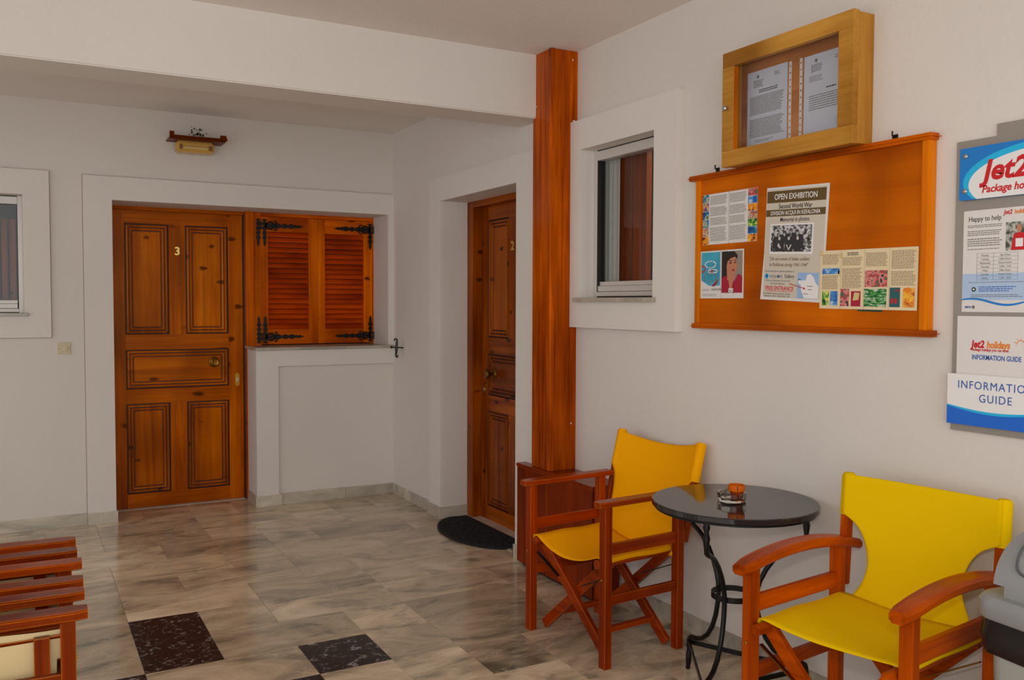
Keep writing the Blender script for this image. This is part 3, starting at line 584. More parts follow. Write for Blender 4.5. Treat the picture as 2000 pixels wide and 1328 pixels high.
for x in (0.92, 1.105): obj('tube_socket', box(nb(), x-0.009, x+0.009, 6.143, 6.153, 2.420, 2.452, bev=0.002), flat('socket_brown', srgb(120, 84, 30), 0.4), t)
# stain and spider web lint above the lamp
bm = nb(); R = random.Random(5)
for k in range(26):
    x, z = 1.04+R.gauss(0, 0.028), 2.535+abs(R.gauss(0, 0.018)); s = R.uniform(0.003, 0.008)
    prism(bm, ell(x, z, s, s*R.uniform(0.6, 1.5), 7), lambda u, v, w: (u, YB-w, v), 0.003)
o = obj('cobweb_dirt', bm, flat('cobweb_dirt', (0.10, 0.09, 0.06), 0.9)); o['label'] = 'patch of dark cobweb dirt on the wall above the lamp'; o['category'] = 'dirt'; o['kind'] = 'stuff'

# ------------------------------------------------------------------ oak display case
t = thing('display_case', 'pale oak glazed display case hung above the notice board', 'display case', (XW, 2.39, 1.96))
x0, xf, xb = 2.425, 2.452, XW
ya, yb, za, zb = 2.078, 2.708, 1.962, 2.404
for (p, q) in ((ya+0.004, ya+0.020), (yb-0.020, yb-0.004)): obj('carcass_side', box(nb(), xf+0.002, xb, p, q, za+0.003, zb-0.003, bev=0.002), M['oak_z'], t)
for (p, q) in ((za+0.003, za+0.02), (zb-0.02, zb-0.003)): obj('carcass_rail', box(nb(), xf+0.002, xb, ya+0.020, yb-0.020, p, q), M['oak'], t)
obj('back_panel', box(nb(), 2.508, 2.514, ya+0.02, yb-0.02, za+0.02, zb-0.02), M['cork'], t)
w_ = 0.062
dr = obj('door', box(nb(), x0, xf, ya, yb, zb-w_+0.004, zb, bev=0.002), M['oak'], t)
obj('rail', box(nb(), x0, xf, ya, yb, za, za+w_, bev=0.002), M['oak'], dr)
for (p, q) in ((ya, ya+w_), (yb-w_, yb)): obj('stile', box(nb(), x0+0.0003, xf, p, q, za+w_, zb-w_+0.004, bev=0.0008), M['oak_z' if 0 else 'oak'], dr)
obj('bead', box(nb(), x0+0.004, x0+0.018, yb-w_-0.008, yb-w_, za+w_, zb-w_), M['board_trim_z'], dr)
obj('pane', box(nb(), 2.440, 2.443, ya+w_, yb-w_, za+w_, zb-w_), M['case_glass'], dr)
obj('knob', lathe(nb(), [(0.004, 0.0), (0.004, -0.008), (0.010, -0.012), (0.0115, -0.018), (0.008, -0.022), (0, -0.023)], (x0, 2.678, 2.187), 20, 'x'), M['steel'], dr, smooth=True, label='satin metal cabinet knob')
def letter(label, y, z, w, h, seed, stamp):
    r = thing('document', label, 'document', group='letters in the oak display case', mat=wallmat(2.5075, y, z)); P = Print(r)
    P.rect('sheet', 0, w, 0, h, M['paper_b'], 0, 0.0006)
    P.poly('crest', ell(w*0.27, h*0.92, 0.006, 0.007, 12), M['ink'], 0.0007); P.lines(w*0.16, w*0.42, h*0.88, h*0.78, 5, M['ink'], 0.0007, seed, 0.5, 0.2)
    P.lines(w*0.68, w*0.86, h*0.93, h*0.88, 2, M['ink'], 0.0007, seed+1, 0.4, 0.3)
    if stamp:
        P.lines(w*0.12, w*0.45, h*0.74, h*0.66, 4, M['ink'], 0.0007, seed+2, 0.4, 0.3); P.lines(w*0.5, w*0.72, h*0.57, h*0.54, 1, M['inkd'], 0.0007, seed+5, 0.5, 0.1)
        P.lines(w*0.12, w*0.93, h*0.50, h*0.30, 7, M['ink'], 0.0007, seed+3, 0.4, 0.1)
        bm = nb(); tube(bm, [(w*0.78+0.016*math.cos(a), h*0.13+0.016*math.sin(a), 0.001) for a in [k*math.pi/12 for k in range(24)]], 0.0012, 4, True); tube(bm, [(w*0.78+0.009*math.cos(a), h*0.13+0.009*math.sin(a), 0.001) for a in [k*math.pi/8 for k in range(16)]], 0.0012, 4, True); obj('stamp', bm, M['bluegrad'], r, False)
    else:
        P.lines(w*0.30, w*0.78, h*0.75, h*0.70, 2, M['inkd'], 0.0007, seed+2, 0.45, 0.1); P.lines(w*0.07, w*0.93, h*0.67, h*0.42, 13, M['ink'], 0.0007, seed+3, 0.5, 0.1)
        P.lines(w*0.07, w*0.93, h*0.37, h*0.12, 13, M['ink'], 0.0007, seed+4, 0.5, 0.12); P.lines(w*0.2, w*0.75, h*0.09, h*0.05, 2, M['ink'], 0.0007, seed+6, 0.4, 0.4)
    return r
letter('white typed letter in the left half of the oak display case', 2.655, 2.036, 0.208, 0.290, 1, False)
letter('white letter with a round stamp in the right half of the oak case', 2.366, 2.036, 0.205, 0.285, 9, True)
for (y, lab) in ((2.440, 'punched plastic sleeve edge beside the typed letter'), (2.388, 'punched plastic sleeve edge beside the stamped letter')):
    r = thing('plastic_sleeve', lab, 'sleeve', group='sleeve edges in the oak display case', mat=wallmat(2.5072, y, 2.038)); P = Print(r); P.rect('strip', 0, 0.013, 0, 0.285, M['paper'], 0, 0.0004)
    for k in range(11): P.poly('punch_hole', ell(0.0065, 0.018+k*0.025, 0.003, 0.004, 8), M['cork'], 0.0005)

# ------------------------------------------------------------------ notice board
t = thing('notice_board', 'orange wooden notice board with moulded top and bottom rails', 'notice board', (XW, 2.38, 1.33))
obj('panel', box(nb(), 2.507, 2.516, 1.862, 2.922, 1.345, 1.950), M['board'], t)
def rail(y0, y1, zc, r=0.0125):
    bm = nb(); box(bm, 2.480, XW, y0, y1, zc-r*0.85, zc+r*0.85); bmesh.ops.bevel(bm, geom=[e for e in bm.edges if abs(e.verts[0].co.x-e.verts[1].co.x) > 0.01 or (e.verts[0].co.x < 2.5 and e.verts[1].co.x < 2.5)], offset=0.0095, segments=4, affect='EDGES'); return bm
obj('rail', rail(1.820, 2.988, 1.953), M['board_trim'], t); obj('rail', rail(1.812, 2.962, 1.334), M['board_trim'], t)
obj('stile', box(nb(), 2.499, XW, 2.920, 2.948, 1.342, 1.944, bev=0.004), M['board_trim_z'], t); obj('stile', box(nb(), 2.494, XW, 1.835, 1.864, 1.342, 1.944, bev=0.005), M['board_trim_z'], t)
def hanger(y, z, parent):
    b = nb(); box(b, XW-0.004, XW, y-0.011, y+0.011, z-0.012, z+0.010, bev=0.002); tube(b, [(XW-0.006, y, z+0.004), (XW-0.016, y, z+0.006), (XW-0.016, y, z+0.020)], 0.003, 6); obj('hanger', b, M['iron'], parent, label='dark metal hanging hook')
hanger(1.99, 1.975, t); hanger(2.845, 1.978, t)
XB = 2.507
# info sheet with photo strips
r = thing('info_sheet', 'two-column text sheet edged with strips of colour photos', 'sheet', mat=wallmat(XB-0.0012, 2.907, 1.671, 0.0)); P = Print(r)
w, h = 0.316, 0.208
P.rect('sheet', 0, w, 0, h, M['paper'], 0, 0.0006); P.rect('fold_shadow', w*0.495, w*0.500, 0, h, M['ink'], 0.0007, 0.0001)
for k, m in enumerate((SEA, BEACH, SEA, SEA, BEACH, FOOD)[::-1]): P.rect('photo', 0, 0.038, h*k/6+0.0008, h*(k+1)/6-0.0008, m, 0.0008)
for k, m in enumerate((REDP, BLUEP, FOOD, BEACH, NATURE, SEA, FOOD)[::-1]): P.rect('photo', w-0.050, w, h*k/7+0.0008, h*(k+1)/7-0.0008, m, 0.0008)
sd = 20
for (a, b_) in ((0.046, 0.148), (0.162, 0.258)):
    for (vt, vb, n_) in ((0.96, 0.78, 7), (0.74, 0.56, 7), (0.53, 0.38, 6), (0.34, 0.06, 11)): sd += 1; P.lines(a, b_, h*vt, h*vb, n_, M['ink'], 0.0008, sd, 0.42, 0.15)
# jewellery advert
r = thing('jewellery_advert', 'small jewellery advert with a turquoise page and a dark-haired woman in magenta', 'poster', mat=wallmat(XB-0.0012, 2.917, 1.449, 0.0)); P = Print(r)
w, h = 0.256, 0.196
P.rect('sheet', 0, w, 0, h, M['paper'], 0, 0.0006); P.rect('fold', 0.124, 0.125, 0, h, M['ink'], 0.0007, 0.0001)
P.rect('turquoise_field', 0.006, 0.120, 0.052, h-0.006, TURQ, 0.0008); P.poly('white_corner', [(0.006, 0.05), (0.06, 0.05), (0.006, 0.075)], M['paper'], 0.0012, 0.0002)
for (cx, cy, rx, ry, m, seed) in ((0.062, 0.140, 0.032, 0.014, M['white'], 1), (0.062, 0.086, 0.038, 0.017, M['ink'], 2), (0.012, 0.122, 0.018, 0.012, M['redink'], 3), (0.075, 0.112, 0.030, 0.007, M['white'], 4)):
    bm = nb(); R = random.Random(seed)
    for k in range(22):
        a = k*2*math.pi/22
        if cx+rx*math.cos(a) < 0.007: continue
        prism(bm, ell(cx+rx*math.cos(a), cy+ry*math.sin(a), R.uniform(0.002, 0.004), R.uniform(0.002, 0.004), 7), lambda u, v, w_: (u, v, 0.0013+w_), 0.0003)
    obj('bracelet', bm, m, r, False)
P.poly('red_bead', ell(0.072, 0.112, 0.006, 0.007, 10), M['redink'], 0.0017, 0.0002); P.poly('red_scarf', [(0.07, 0.052), (0.116, 0.082), (0.10, 0.058), (0.085, 0.048)], MAG, 0.0017, 0.0002)
P.text('PANDORA', 0.068, 0.032, 0.013, M['inkd'], 0.0008, spacing=1.1); P.lines(0.01, 0.06, 0.04, 0.030, 2, M['ink'], 0.0008, 41, 0.3, 0.2); P.lines(0.01, 0.11, 0.02, 0.008, 2, M['ink'], 0.0008, 42, 0.3, 0.2)
P.rect('portrait_background', 0.130, 0.249, 0.022, h-0.006, GREYP, 0.0008); P.rect('portrait_shade', 0.130, 0.168, 0.022, h-0.006, HAIR, 0.0012, 0.0002)
P.poly('dress', [(0.130, 0.022), (0.249, 0.022), (0.249, 0.088), (0.225, 0.098), (0.205, 0.070), (0.178, 0.075), (0.150, 0.092), (0.130, 0.080)], MAG, 0.0014, 0.0002)
P.poly('neck', [(0.163, 0.075), (0.160, 0.130), (0.198, 0.100), (0.212, 0.094), (0.195, 0.062)], SKIN, 0.0016, 0.0002)
P.poly('face', ell(0.190, 0.133, 0.031, 0.041, 24), SKIN, 0.0018, 0.0002)
P.poly('hair', [(0.150, 0.120), (0.146, 0.150), (0.152, 0.176), (0.175, 0.189), (0.205, 0.188), (0.222, 0.172), (0.221, 0.158), (0.205, 0.166), (0.182, 0.160), (0.166, 0.150), (0.160, 0.132), (0.158, 0.118)], HAIR, 0.0020, 0.0002)
for (cx, cy, rx, ry, m) in ((0.182, 0.142, 0.008, 0.0028, HAIR), (0.209, 0.143, 0.006, 0.0026, HAIR), (0.182, 0.151, 0.010, 0.0018, HAIR), (0.209, 0.152, 0.008, 0.0017, HAIR), (0.199, 0.113, 0.009, 0.0038, MAG)): P.poly('face_detail', ell(cx, cy, rx, ry, 10), m, 0.0021, 0.0002)
P.poly('hand', [(0.176, 0.055), (0.168, 0.085), (0.172, 0.104), (0.180, 0.110), (0.186, 0.100), (0.196, 0.098), (0.199, 0.088), (0.196, 0.060), (0.190, 0.040), (0.178, 0.038)], SKIN, 0.0022, 0.0002)
P.rect('emblem', 0.172, 0.200, 0.014, 0.040, M['white'], 0.0024, 0.0002)
P.text('G', 0.1865, 0.020, 0.022, M['inkd'], 0.0027); bm = text_bm('G', 0.022); bm.transform(Matrix.Translation((0.1855, 0.020, 0.003)) @ Matrix.Diagonal((-1, 1, 1, 1))); obj('lettering', bm, M['inkd'], r, False)
# exhibition poster
r = thing('exhibition_poster', 'tall exhibition poster with a black and white group photo', 'poster', mat=wallmat(XB-0.0012, 2.569, 1.445, -0.045)); P = Print(r)
w, h = 0.305, 0.424
def wob(v): return 0.006*math.sin(v/h*5.0)
bm = nb(); K = 14
for s in (0, 1):
    pass
pts = [(0.0 + (0.010 if k > 5 else 0.010*k/6), h*k/K) for k in range(K+1)] + [(w+0.008-(0.006*(K-k)/K), h*k/K) for k in range(K, -1, -1)]
P.poly('sheet', pts, M['paper'], 0, 0.0006)
P.rect('parchment', 0.014, w-0.004, 0.010, h-0.008, M['poster_paper'], 0.0007)
P.rect('olive_band', 0.014, w-0.004, h-0.058, h-0.014, M['olive'], 0.0012); P.rect('olive_band', 0.012, w-0.004, h-0.109, h-0.084, M['olive'], 0.0012)
cx = w/2+0.004
P.text('OPEN EXHIBITION', cx, h-0.046, 0.030, M['white'], 0.0017, bold=0.0003, xs=0.84, align='CENTER')
P.text('Second World War', cx, h-0.080, 0.024, M['inkd'], 0.0012, bold=0.0003, xs=0.84, align='CENTER')
P.text('DIVISION ACQUI IN KEFALONIA', cx, h-0.104, 0.0215, M['white'], 0.0017, bold=0.00015, xs=0.78, align='CENTER')
P.text('Memorial in photos', cx, h-0.129, 0.022, M['inkd'], 0.0012, bold=0.0001, xs=0.82, align='CENTER')
P.rect('photo_mount', 0.038, 0.250, 0.138+0.036, h-0.137, M['white'], 0.0012)
P.rect('group_photo', 0.044, 0.243, 0.182, h-0.143, BW, 0.0017)
R = random.Random(8); py = 0.182
bm = nb()
for (x, hh) in ((0.068, 0.075), (0.098, 0.082), (0.128, 0.085), (0.158, 0.088), (0.190, 0.082)): prism(bm, [(x-0.013, py+0.012), (x-0.015, py+hh-0.035), (x-0.009, py+hh-0.018), (x+0.009, py+hh-0.018), (x+0.016, py+hh-0.035), (x+0.013, py+0.012)], lambda u, v, w_: (u, v, 0.0022+w_), 0.0002)
for x in (0.088, 0.135, 0.178): prism(bm, [(x-0.018, py+0.002), (x-0.016, py+0.034), (x-0.008, py+0.044), (x+0.008, py+0.044), (x+0.016, py+0.034), (x+0.020, py+0.002)], lambda u, v, w_: (u, v, 0.0026+w_), 0.0002)
obj('printed_figures', bm, G1, r, False)
bm = nb()
for (x, hh) in ((0.068, 0.075), (0.098, 0.082), (0.128, 0.085), (0.158, 0.088), (0.190, 0.082)): prism(bm, ell(x, py+hh-0.010, 0.0055, 0.0075, 10), lambda u, v, w_: (u, v, 0.0024+w_), 0.0002)
for x in (0.088, 0.135, 0.178): prism(bm, ell(x, py+0.050, 0.006, 0.007, 10), lambda u, v, w_: (u, v, 0.003+w_), 0.0002); 
prism(bm, [(0.122, py+0.026), (0.127, py+0.028), (0.135, py+0.012), (0.145, py+0.028), (0.150, py+0.025), (0.136, py+0.004)], lambda u, v, w_: (u, v, 0.003+w_), 0.0002)
prism(bm, [(0.078, py+0.022), (0.092, py+0.012), (0.098, py+0.015), (0.084, py+0.034)], lambda u, v, w_: (u, v, 0.003+w_), 0.0002)
obj('printed_faces', bm, G3, r, False)
P.text('"Life and events of Italian soldiers', 0.138, 0.150, 0.0185, M['inkb'], 0.0012, shear=0.3, xs=0.80, align='CENTER', bold=0.0002); P.text('in Kefalonia during 1941-1944"', 0.136, 0.128, 0.0185, M['inkb'], 0.0012, shear=0.3, xs=0.82, align='CENTER', bold=0.0002)
P.text('You are welcome to visit the exhibition in', 0.018, 0.106, 0.0105, M['ink'], 0.0012, xs=0.84)
P.poly('logo_disc', ell(0.030, 0.090, 0.010, 0.010, 18), M['cyan'], 0.0012); P.poly('logo_disc', ell(0.031, 0.090, 0.005, 0.006, 12), M['navy'], 0.0017)
P.text('turquoise', 0.046, 0.085, 0.021, M['ink'], 0.0012, xs=0.80); P.text('Gallery', 0.121, 0.085, 0.019, M['inkd'], 0.0012, xs=0.86); P.poly('logo_disc', ell(0.0905, 0.0895, 0.005, 0.005, 12), M['navy'], 0.0017)
P.text('1.5 Km out of Argostoli, on the main road', 0.022, 0.071, 0.0088, M['ink'], 0.0012, xs=0.84); P.text('from Lassi to Lighthouse', 0.050, 0.060, 0.0088, M['ink'], 0.0012, xs=0.84)
P.text('FREE ENTRANCE', 0.026, 0.038, 0.0215, M['redink'], 0.0012, xs=0.88, bold=0.0003); P.rect('underline', 0.026, 0.163, 0.033, 0.0345, M['redink'], 0.0012)
P.text('The exhibition will be open until 31 October', 0.016, 0.022, 0.0090, M['ink'], 0.0012, xs=0.84); P.text('Visiting hours: 09:00 - 14:00 & 18:00 - 21:30', 0.020, 0.0125, 0.0088, M['ink'], 0.0012, xs=0.84)
P.rect('map', 0.186, 0.286, 0.012, 0.106, flat('map_blue', srgb(150, 184, 222), 0.6), 0.0012)
P.poly('map_land', [(0.222, 0.013), (0.206, 0.040), (0.204, 0.060), (0.190, 0.068), (0.192, 0.076), (0.226, 0.078), (0.232, 0.098), (0.246, 0.102), (0.262, 0.090), (0.272, 0.070), (0.286, 0.058), (0.286, 0.013)], M['white'], 0.0017)
for (a, c, s_) in ((0.188, 0.080, 0.014), (0.234, 0.056, 0.026), (0.238, 0.044, 0.020), (0.218, 0.028, 0.022)): P.rect('map_label', a, a+s_, c, c+0.0018, M['inkd'], 0.0022, 0.0002)
bm = nb(); bar(bm, (0.148, 0.064, 0.003), (0.222, 0.048, 0.003), 0.0022, 0.0008, bev=0); prism(bm, [(0.218, 0.053), (0.228, 0.0465), (0.216, 0.0445)], lambda u, v, w_: (u, v, 0.0026+w_), 0.0006); obj('arrow', bm, M['redink'], r, False, label='red arrow on the map')
# market leaflet
r = thing('market_leaflet', 'wide cream leaflet of four text columns and bright market photos', 'leaflet', mat=wallmat(XB-0.0028, 2.274, 1.411, -0.012)); P = Print(r)
w, h = 0.398, 0.205
P.rect('sheet', 0, w, 0, h, M['cream_paper'], 0, 0.0006)
for x in (0.092, 0.190, 0.290): P.rect('fold', x, x+0.0008, 0, h, M['inkb'], 0.0007, 0.0001)
for (a, b_, vt, vb, n_) in ((0.010, 0.084, 0.192, 0.155, 10), (0.010, 0.084, 0.118, 0.068, 11), (0.098, 0.182, 0.180, 0.150, 8), (0.098, 0.182, 0.142, 0.072, 15), (0.196, 0.284, 0.192, 0.145, 13), (0.298, 0.390, 0.196, 0.135, 14), (0.298, 0.390, 0.128, 0.080, 11)): sd += 1; P.lines(a, b_, vt, vb, n_, M['inkb'], 0.0008, sd, 0.45, 0.12)
P.lines(0.118, 0.165, 0.196, 0.184, 2, M['inkd'], 0.0008, 77, 0.5, 0.05)
for (a, b_, c, d, m) in ((0.010, 0.086, 0.122, 0.142, BLUEP), (0.012, 0.042, 0.012, 0.062, NATURE), (0.048, 0.080, 0.012, 0.062, BLUEP), (0.092, 0.130, 0.010, 0.070, REDP), (0.138, 0.178, 0.010, 0.062, MAG), (0.194, 0.284, 0.076, 0.132, REDP), (0.192, 0.282, 0.010, 0.070, GREENP), (0.294, 0.334, 0.010, 0.074, flat('print_teal', srgb(30, 92, 96), 0.5)), (0.345, 0.388, 0.010, 0.072, FOOD)): P.rect('photo', a, b_, c, d, m, 0.0008)
P.poly('printed_chair', [(0.146, 0.030), (0.152, 0.058), (0.174, 0.056), (0.170, 0.032)], M['tag'], 0.0013, 0.0002); P.poly('printed_jar', ell(0.304, 0.030, 0.005, 0.010, 10), M['redink'], 0.0013, 0.0002); P.poly('printed_jar', ell(0.318, 0.030, 0.005, 0.010, 10), M['redink'], 0.0013, 0.0002)
P.poly('printed_pumpkin', ell(0.364, 0.066, 0.013, 0.008, 14), M['orangeink'], 0.0013, 0.0002); P.poly('printed_roof', [(0.310, 0.062), (0.322, 0.070), (0.332, 0.064), (0.332, 0.056), (0.324, 0.064)], MAG, 0.0013, 0.0002)
for (a, c) in ((-0.004, 0.186), (0.084, 0.176), (0.080, 0.116)): P.rect('tape', a, a+0.014, c, c+0.018, M['tag'], 0.0010, 0.0002)
r = thing('dark_green_card', 'dark green card edge peeping out below the cream leaflet', 'card', mat=wallmat(XB-0.0016, 2.108, 1.403, -0.02)); Print(r).rect('card', 0, 0.10, 0, 0.06, flat('green_card', srgb(16, 58, 40), 0.5), 0, 0.0006)

# ------------------------------------------------------------------ travel agency display sign
XS = 2.514
t = thing('information_display', 'grey metal travel display board with blue header and literature pocket', 'sign', mat=wallmat(XS+0.006, 1.760, 1.040)); P = Print(t)
bm = nb(); prism(bm, [(0, 0), (0.56, 0), (0.56, 0.882), (0.433, 0.882), (0.433, 0.917), (0.127, 0.917), (0.127, 0.882), (0, 0.882)], lambda u, v, w_: (u, v, -0.009+w_), 0.010); obj('backboard', bm, M['brushed'], t, False)
rr = lambda u0, u1, v0, v1, rad: ell(u1-rad, v1-rad, rad, rad, 5, 0, math.pi/2)+[(u1-rad, v1)]+ell(u0+rad, v1-rad, rad, rad, 5, math.pi/2, math.pi)+[(u0, v1-rad)]+ell(u0+rad, v0+rad, rad, rad, 5, math.pi, 1.5*math.pi)+[(u0+rad, v0)]+ell(u1-rad, v0+rad, rad, rad, 5, 1.5*math.pi, 2*math.pi)+[(u1, v0+rad)]
hd = P.poly('header_panel', rr(0.020, 0.540, 0.701, 0.857, 0.006), M['blue'], 0.010, 0.005)
HP = Print(hd)
def clipell(cx, cy, rx, ry, v0, v1, n=64): return [(x, min(max(y, v0), v1)) for x, y in ell(cx, cy, rx, ry, n)]
HP.poly('cyan_oval', clipell(0.285, 0.752, 0.252, 0.100, 0.7015, 0.8565), M['cyan'], 0.0152, 0.0004); HP.poly('white_oval', clipell(0.285, 0.744, 0.234, 0.090, 0.7015, 0.8565), M['white'], 0.0158, 0.0004)
HP.text('Jet2', 0.097, 0.755, 0.083, M['redink'], 0.0163, bold=0.0026, shear=0.22, xs=1.02, label='red italic lettering Jet2'); HP.text('holidays', 0.275, 0.755, 0.074, M['redink'], 0.0163, bold=0.003, shear=0.22, xs=0.72)
HP.text('Package holidays you can trust', 0.094, 0.718, 0.0305, M['redink'], 0.0163, bold=0.0008, shear=0.22, xs=0.93)
for (u, v) in ((0.040, 0.833), (0.040, 0.728), (0.52, 0.833), (0.52, 0.728)): obj('screw', lathe(nb(), [(0.0075, 0.015), (0.0075, 0.019), (0.005, 0.021), (0, 0.0212)], (u, v, 0), 14), M['steel'], hd, False, smooth=True)
pk = P.poly('pocket', [(-0.001, 0.022), (0.304, 0.022), (0.304, 0.176), (-0.001, 0.176)], M['white'], 0.0165, 0.002); PP = Print(pk)
bm = nb(); box(bm, 0.0, 0.304, 0.022, 0.024, 0.0012, 0.0165); box(bm, 0.0, 0.002, 0.024, 0.176, 0.0012, 0.0165); box(bm, 0.302, 0.304, 0.024, 0.176, 0.0012, 0.0165); obj('pocket_wall', bm, M['royal'], pk, False)
wave = [(-0.001+0.305*k/20, 0.081-0.014*math.sin(math.pi*k/20)) for k in range(21)]
PP.poly('cyan_wave', [(-0.001, 0.05), (0.304, 0.05)]+wave[::-1], M['cyan'], 0.0187, 0.0003); PP.poly('blue_field', [(-0.001, 0.022), (0.304, 0.022)]+[(u, v-0.004-0.004*math.sin(math.pi*(u+0.001)/0.305)) for u, v in wave][::-1], M['royal'], 0.0191, 0.0003)
PP.text('INFORMATION', 0.152, 0.133, 0.034, M['navy'], 0.0188, xs=0.93, align='CENTER', spacing=1.14); PP.text('GUIDE', 0.154, 0.095, 0.034, M['navy'], 0.0188, xs=0.93, align='CENTER', spacing=1.16)
# contents of the display
r = thing('help_sheet', 'printed help sheet with timetable and photo, under the blue header', 'sheet', mat=wallmat(XS+0.0035, 1.730, 1.404)); P = Print(r)
w, h = 0.21, 0.305
P.rect('sheet', 0, w, 0, h, M['paper'], 0, 0.0006); P.rect('blue_tint', 0.0, w, 0.036, 0.115, M['bluegrad'], 0.0007, 0.0002)
bm = nb(); V = [(w*k/20, 0.034+0.009*math.sin(k/20*6.0+0.6)) for k in range(21)]; prism(bm, V+[(u, v-0.004-0.003*math.sin(u/w*3.1)) for u, v in V[::-1]], lambda u, v, w_: (u, v, 0.0012+w_), 0.0002); obj('blue_wave', bm, M['blue'], r, False)
P.rect('white_foot', 0, w, 0.0005, 0.028, M['paper'], 0.0010, 0.0002)
P.text('Happy to help', 0.016, 0.272, 0.021, M['inkd'], 0.0008, xs=0.86); P.text('Jet2', 0.126, 0.286, 0.018, M['redink'], 0.0008, bold=0.0005, shear=0.2, xs=0.9); P.text('holidays', 0.158, 0.286, 0.017, M['orangeink'], 0.0008, bold=0.0005, shear=0.2, xs=0.8)
for k, (a, b_, c, d, n_) in enumerate(((0.014, 0.125, 0.262, 0.252, 2), (0.014, 0.125, 0.245, 0.228, 3), (0.014, 0.125, 0.222, 0.196, 4), (0.014, 0.120, 0.191, 0.186, 1), (0.02, 0.20, 0.091, 0.087, 1))): P.lines(a, b_, c, d, n_, M['ink'], 0.001, 60+k, 0.4, 0.1)
P.rect('portrait_photo', 0.134, 0.198, 0.180, 0.262, photo_mat('print_lattice', [(0.4, srgb(60, 70, 60)), (0.6, srgb(190, 190, 180))], 80), 0.0009, 0.0003); P.poly('red_shirt', [(0.150, 0.181), (0.198, 0.181), (0.198, 0.225), (0.180, 0.232), (0.158, 0.228)], M['redink'], 0.0013, 0.0002); P.poly('face', ell(0.174, 0.243, 0.008, 0.011, 14), SKIN, 0.0015, 0.0002); P.rect('held_paper', 0.164, 0.186, 0.190, 0.214, M['white'], 0.0017, 0.0002)
bm = nb()
for k in range(8): box(bm, 0.046, 0.172, 0.096+k*0.0112, 0.0966+k*0.0112, 0.001, 0.0012)
for u in (0.046, 0.098, 0.172): box(bm, u-0.0003, u+0.0003, 0.096, 0.175, 0.001, 0.0012)
obj('timetable_grid', bm, M['ink'], r, False)
for k, (d, tt) in enumerate((('Monday', 'Day of Rest'), ('Tuesday', 'Office Hours'), ('Wednesday', 'Airport Duties'), ('Thursday', '10.00 - 11.30'), ('Friday', 'Office Hours'), ('Saturday', 'Airport Duties'), ('Sunday', '17.00 - 18.30'))):
    v = 0.1775-(k+1)*0.0112; P.text(d, 0.072, v, 0.0072, M['ink'], 0.001, align='CENTER'); P.text(tt, 0.134, v, 0.0068, M['ink'], 0.001, align='CENTER')
P.poly('phone_badge', ell(0.038, 0.068, 0.007, 0.007, 16), M['inkd'], 0.0012, 0.0002); P.poly('phone_badge', ell(0.038, 0.068, 0.0035, 0.003, 12), M['white'], 0.0015, 0.0002)
P.lines(0.054, 0.170, 0.078, 0.060, 3, M['navy'], 0.0012, 91, 0.4, 0.2); P.lines(0.030, 0.19, 0.054, 0.044, 2, M['ink'], 0.0012, 92, 0.35, 0.2); P.text('ABTA', 0.010, 0.012, 0.0085, M['navy'], 0.0013, bold=0.0004); P.poly('badge', ell(0.038, 0.015, 0.005, 0.0055, 14), M['ink'], 0.0013, 0.0002)
r = thing('information_guide', 'white information guide booklet standing in the literature pocket', 'booklet', mat=wallmat(2.5155, 1.738, 1.066)); P = Print(r)
P.rect('cover', 0, 0.212, 0, 0.326, M['paper'], 0, 0.006)
P.text('Jet2', 0.048, 0.232, 0.030, M['redink'], 0.0062, bold=0.0012, shear=0.15, xs=0.86); P.text('holidays', 0.096, 0.232, 0.029, M['orangeink'], 0.0062, bold=0.0010, shear=0.15, xs=0.76)
P.text('Package holidays you can trust', 0.048, 0.222, 0.0115, M['redink'], 0.0062, xs=0.82, bold=0.0003); P.text('INFORMATION GUIDE', 0.050, 0.196, 0.0205, M['navy'], 0.0062, bold=0.0004, xs=0.74)
bm = nb(); tube(bm, [(0.200+0.012*math.cos(a), 0.246+0.012*math.sin(a), 0.0065) for a in [k*math.pi/10 for k in range(11)]], 0.0012, 5)
for k in range(5): a = 0.3+k*0.63; tube(bm, [(0.200+0.016*math.cos(a), 0.246+0.016*math.sin(a), 0.0065), (0.200+0.020*math.cos(a), 0.246+0.020*math.sin(a), 0.0065)], 0.001, 4)
obj('sun_emblem', bm, M['orangeink'], r, False)

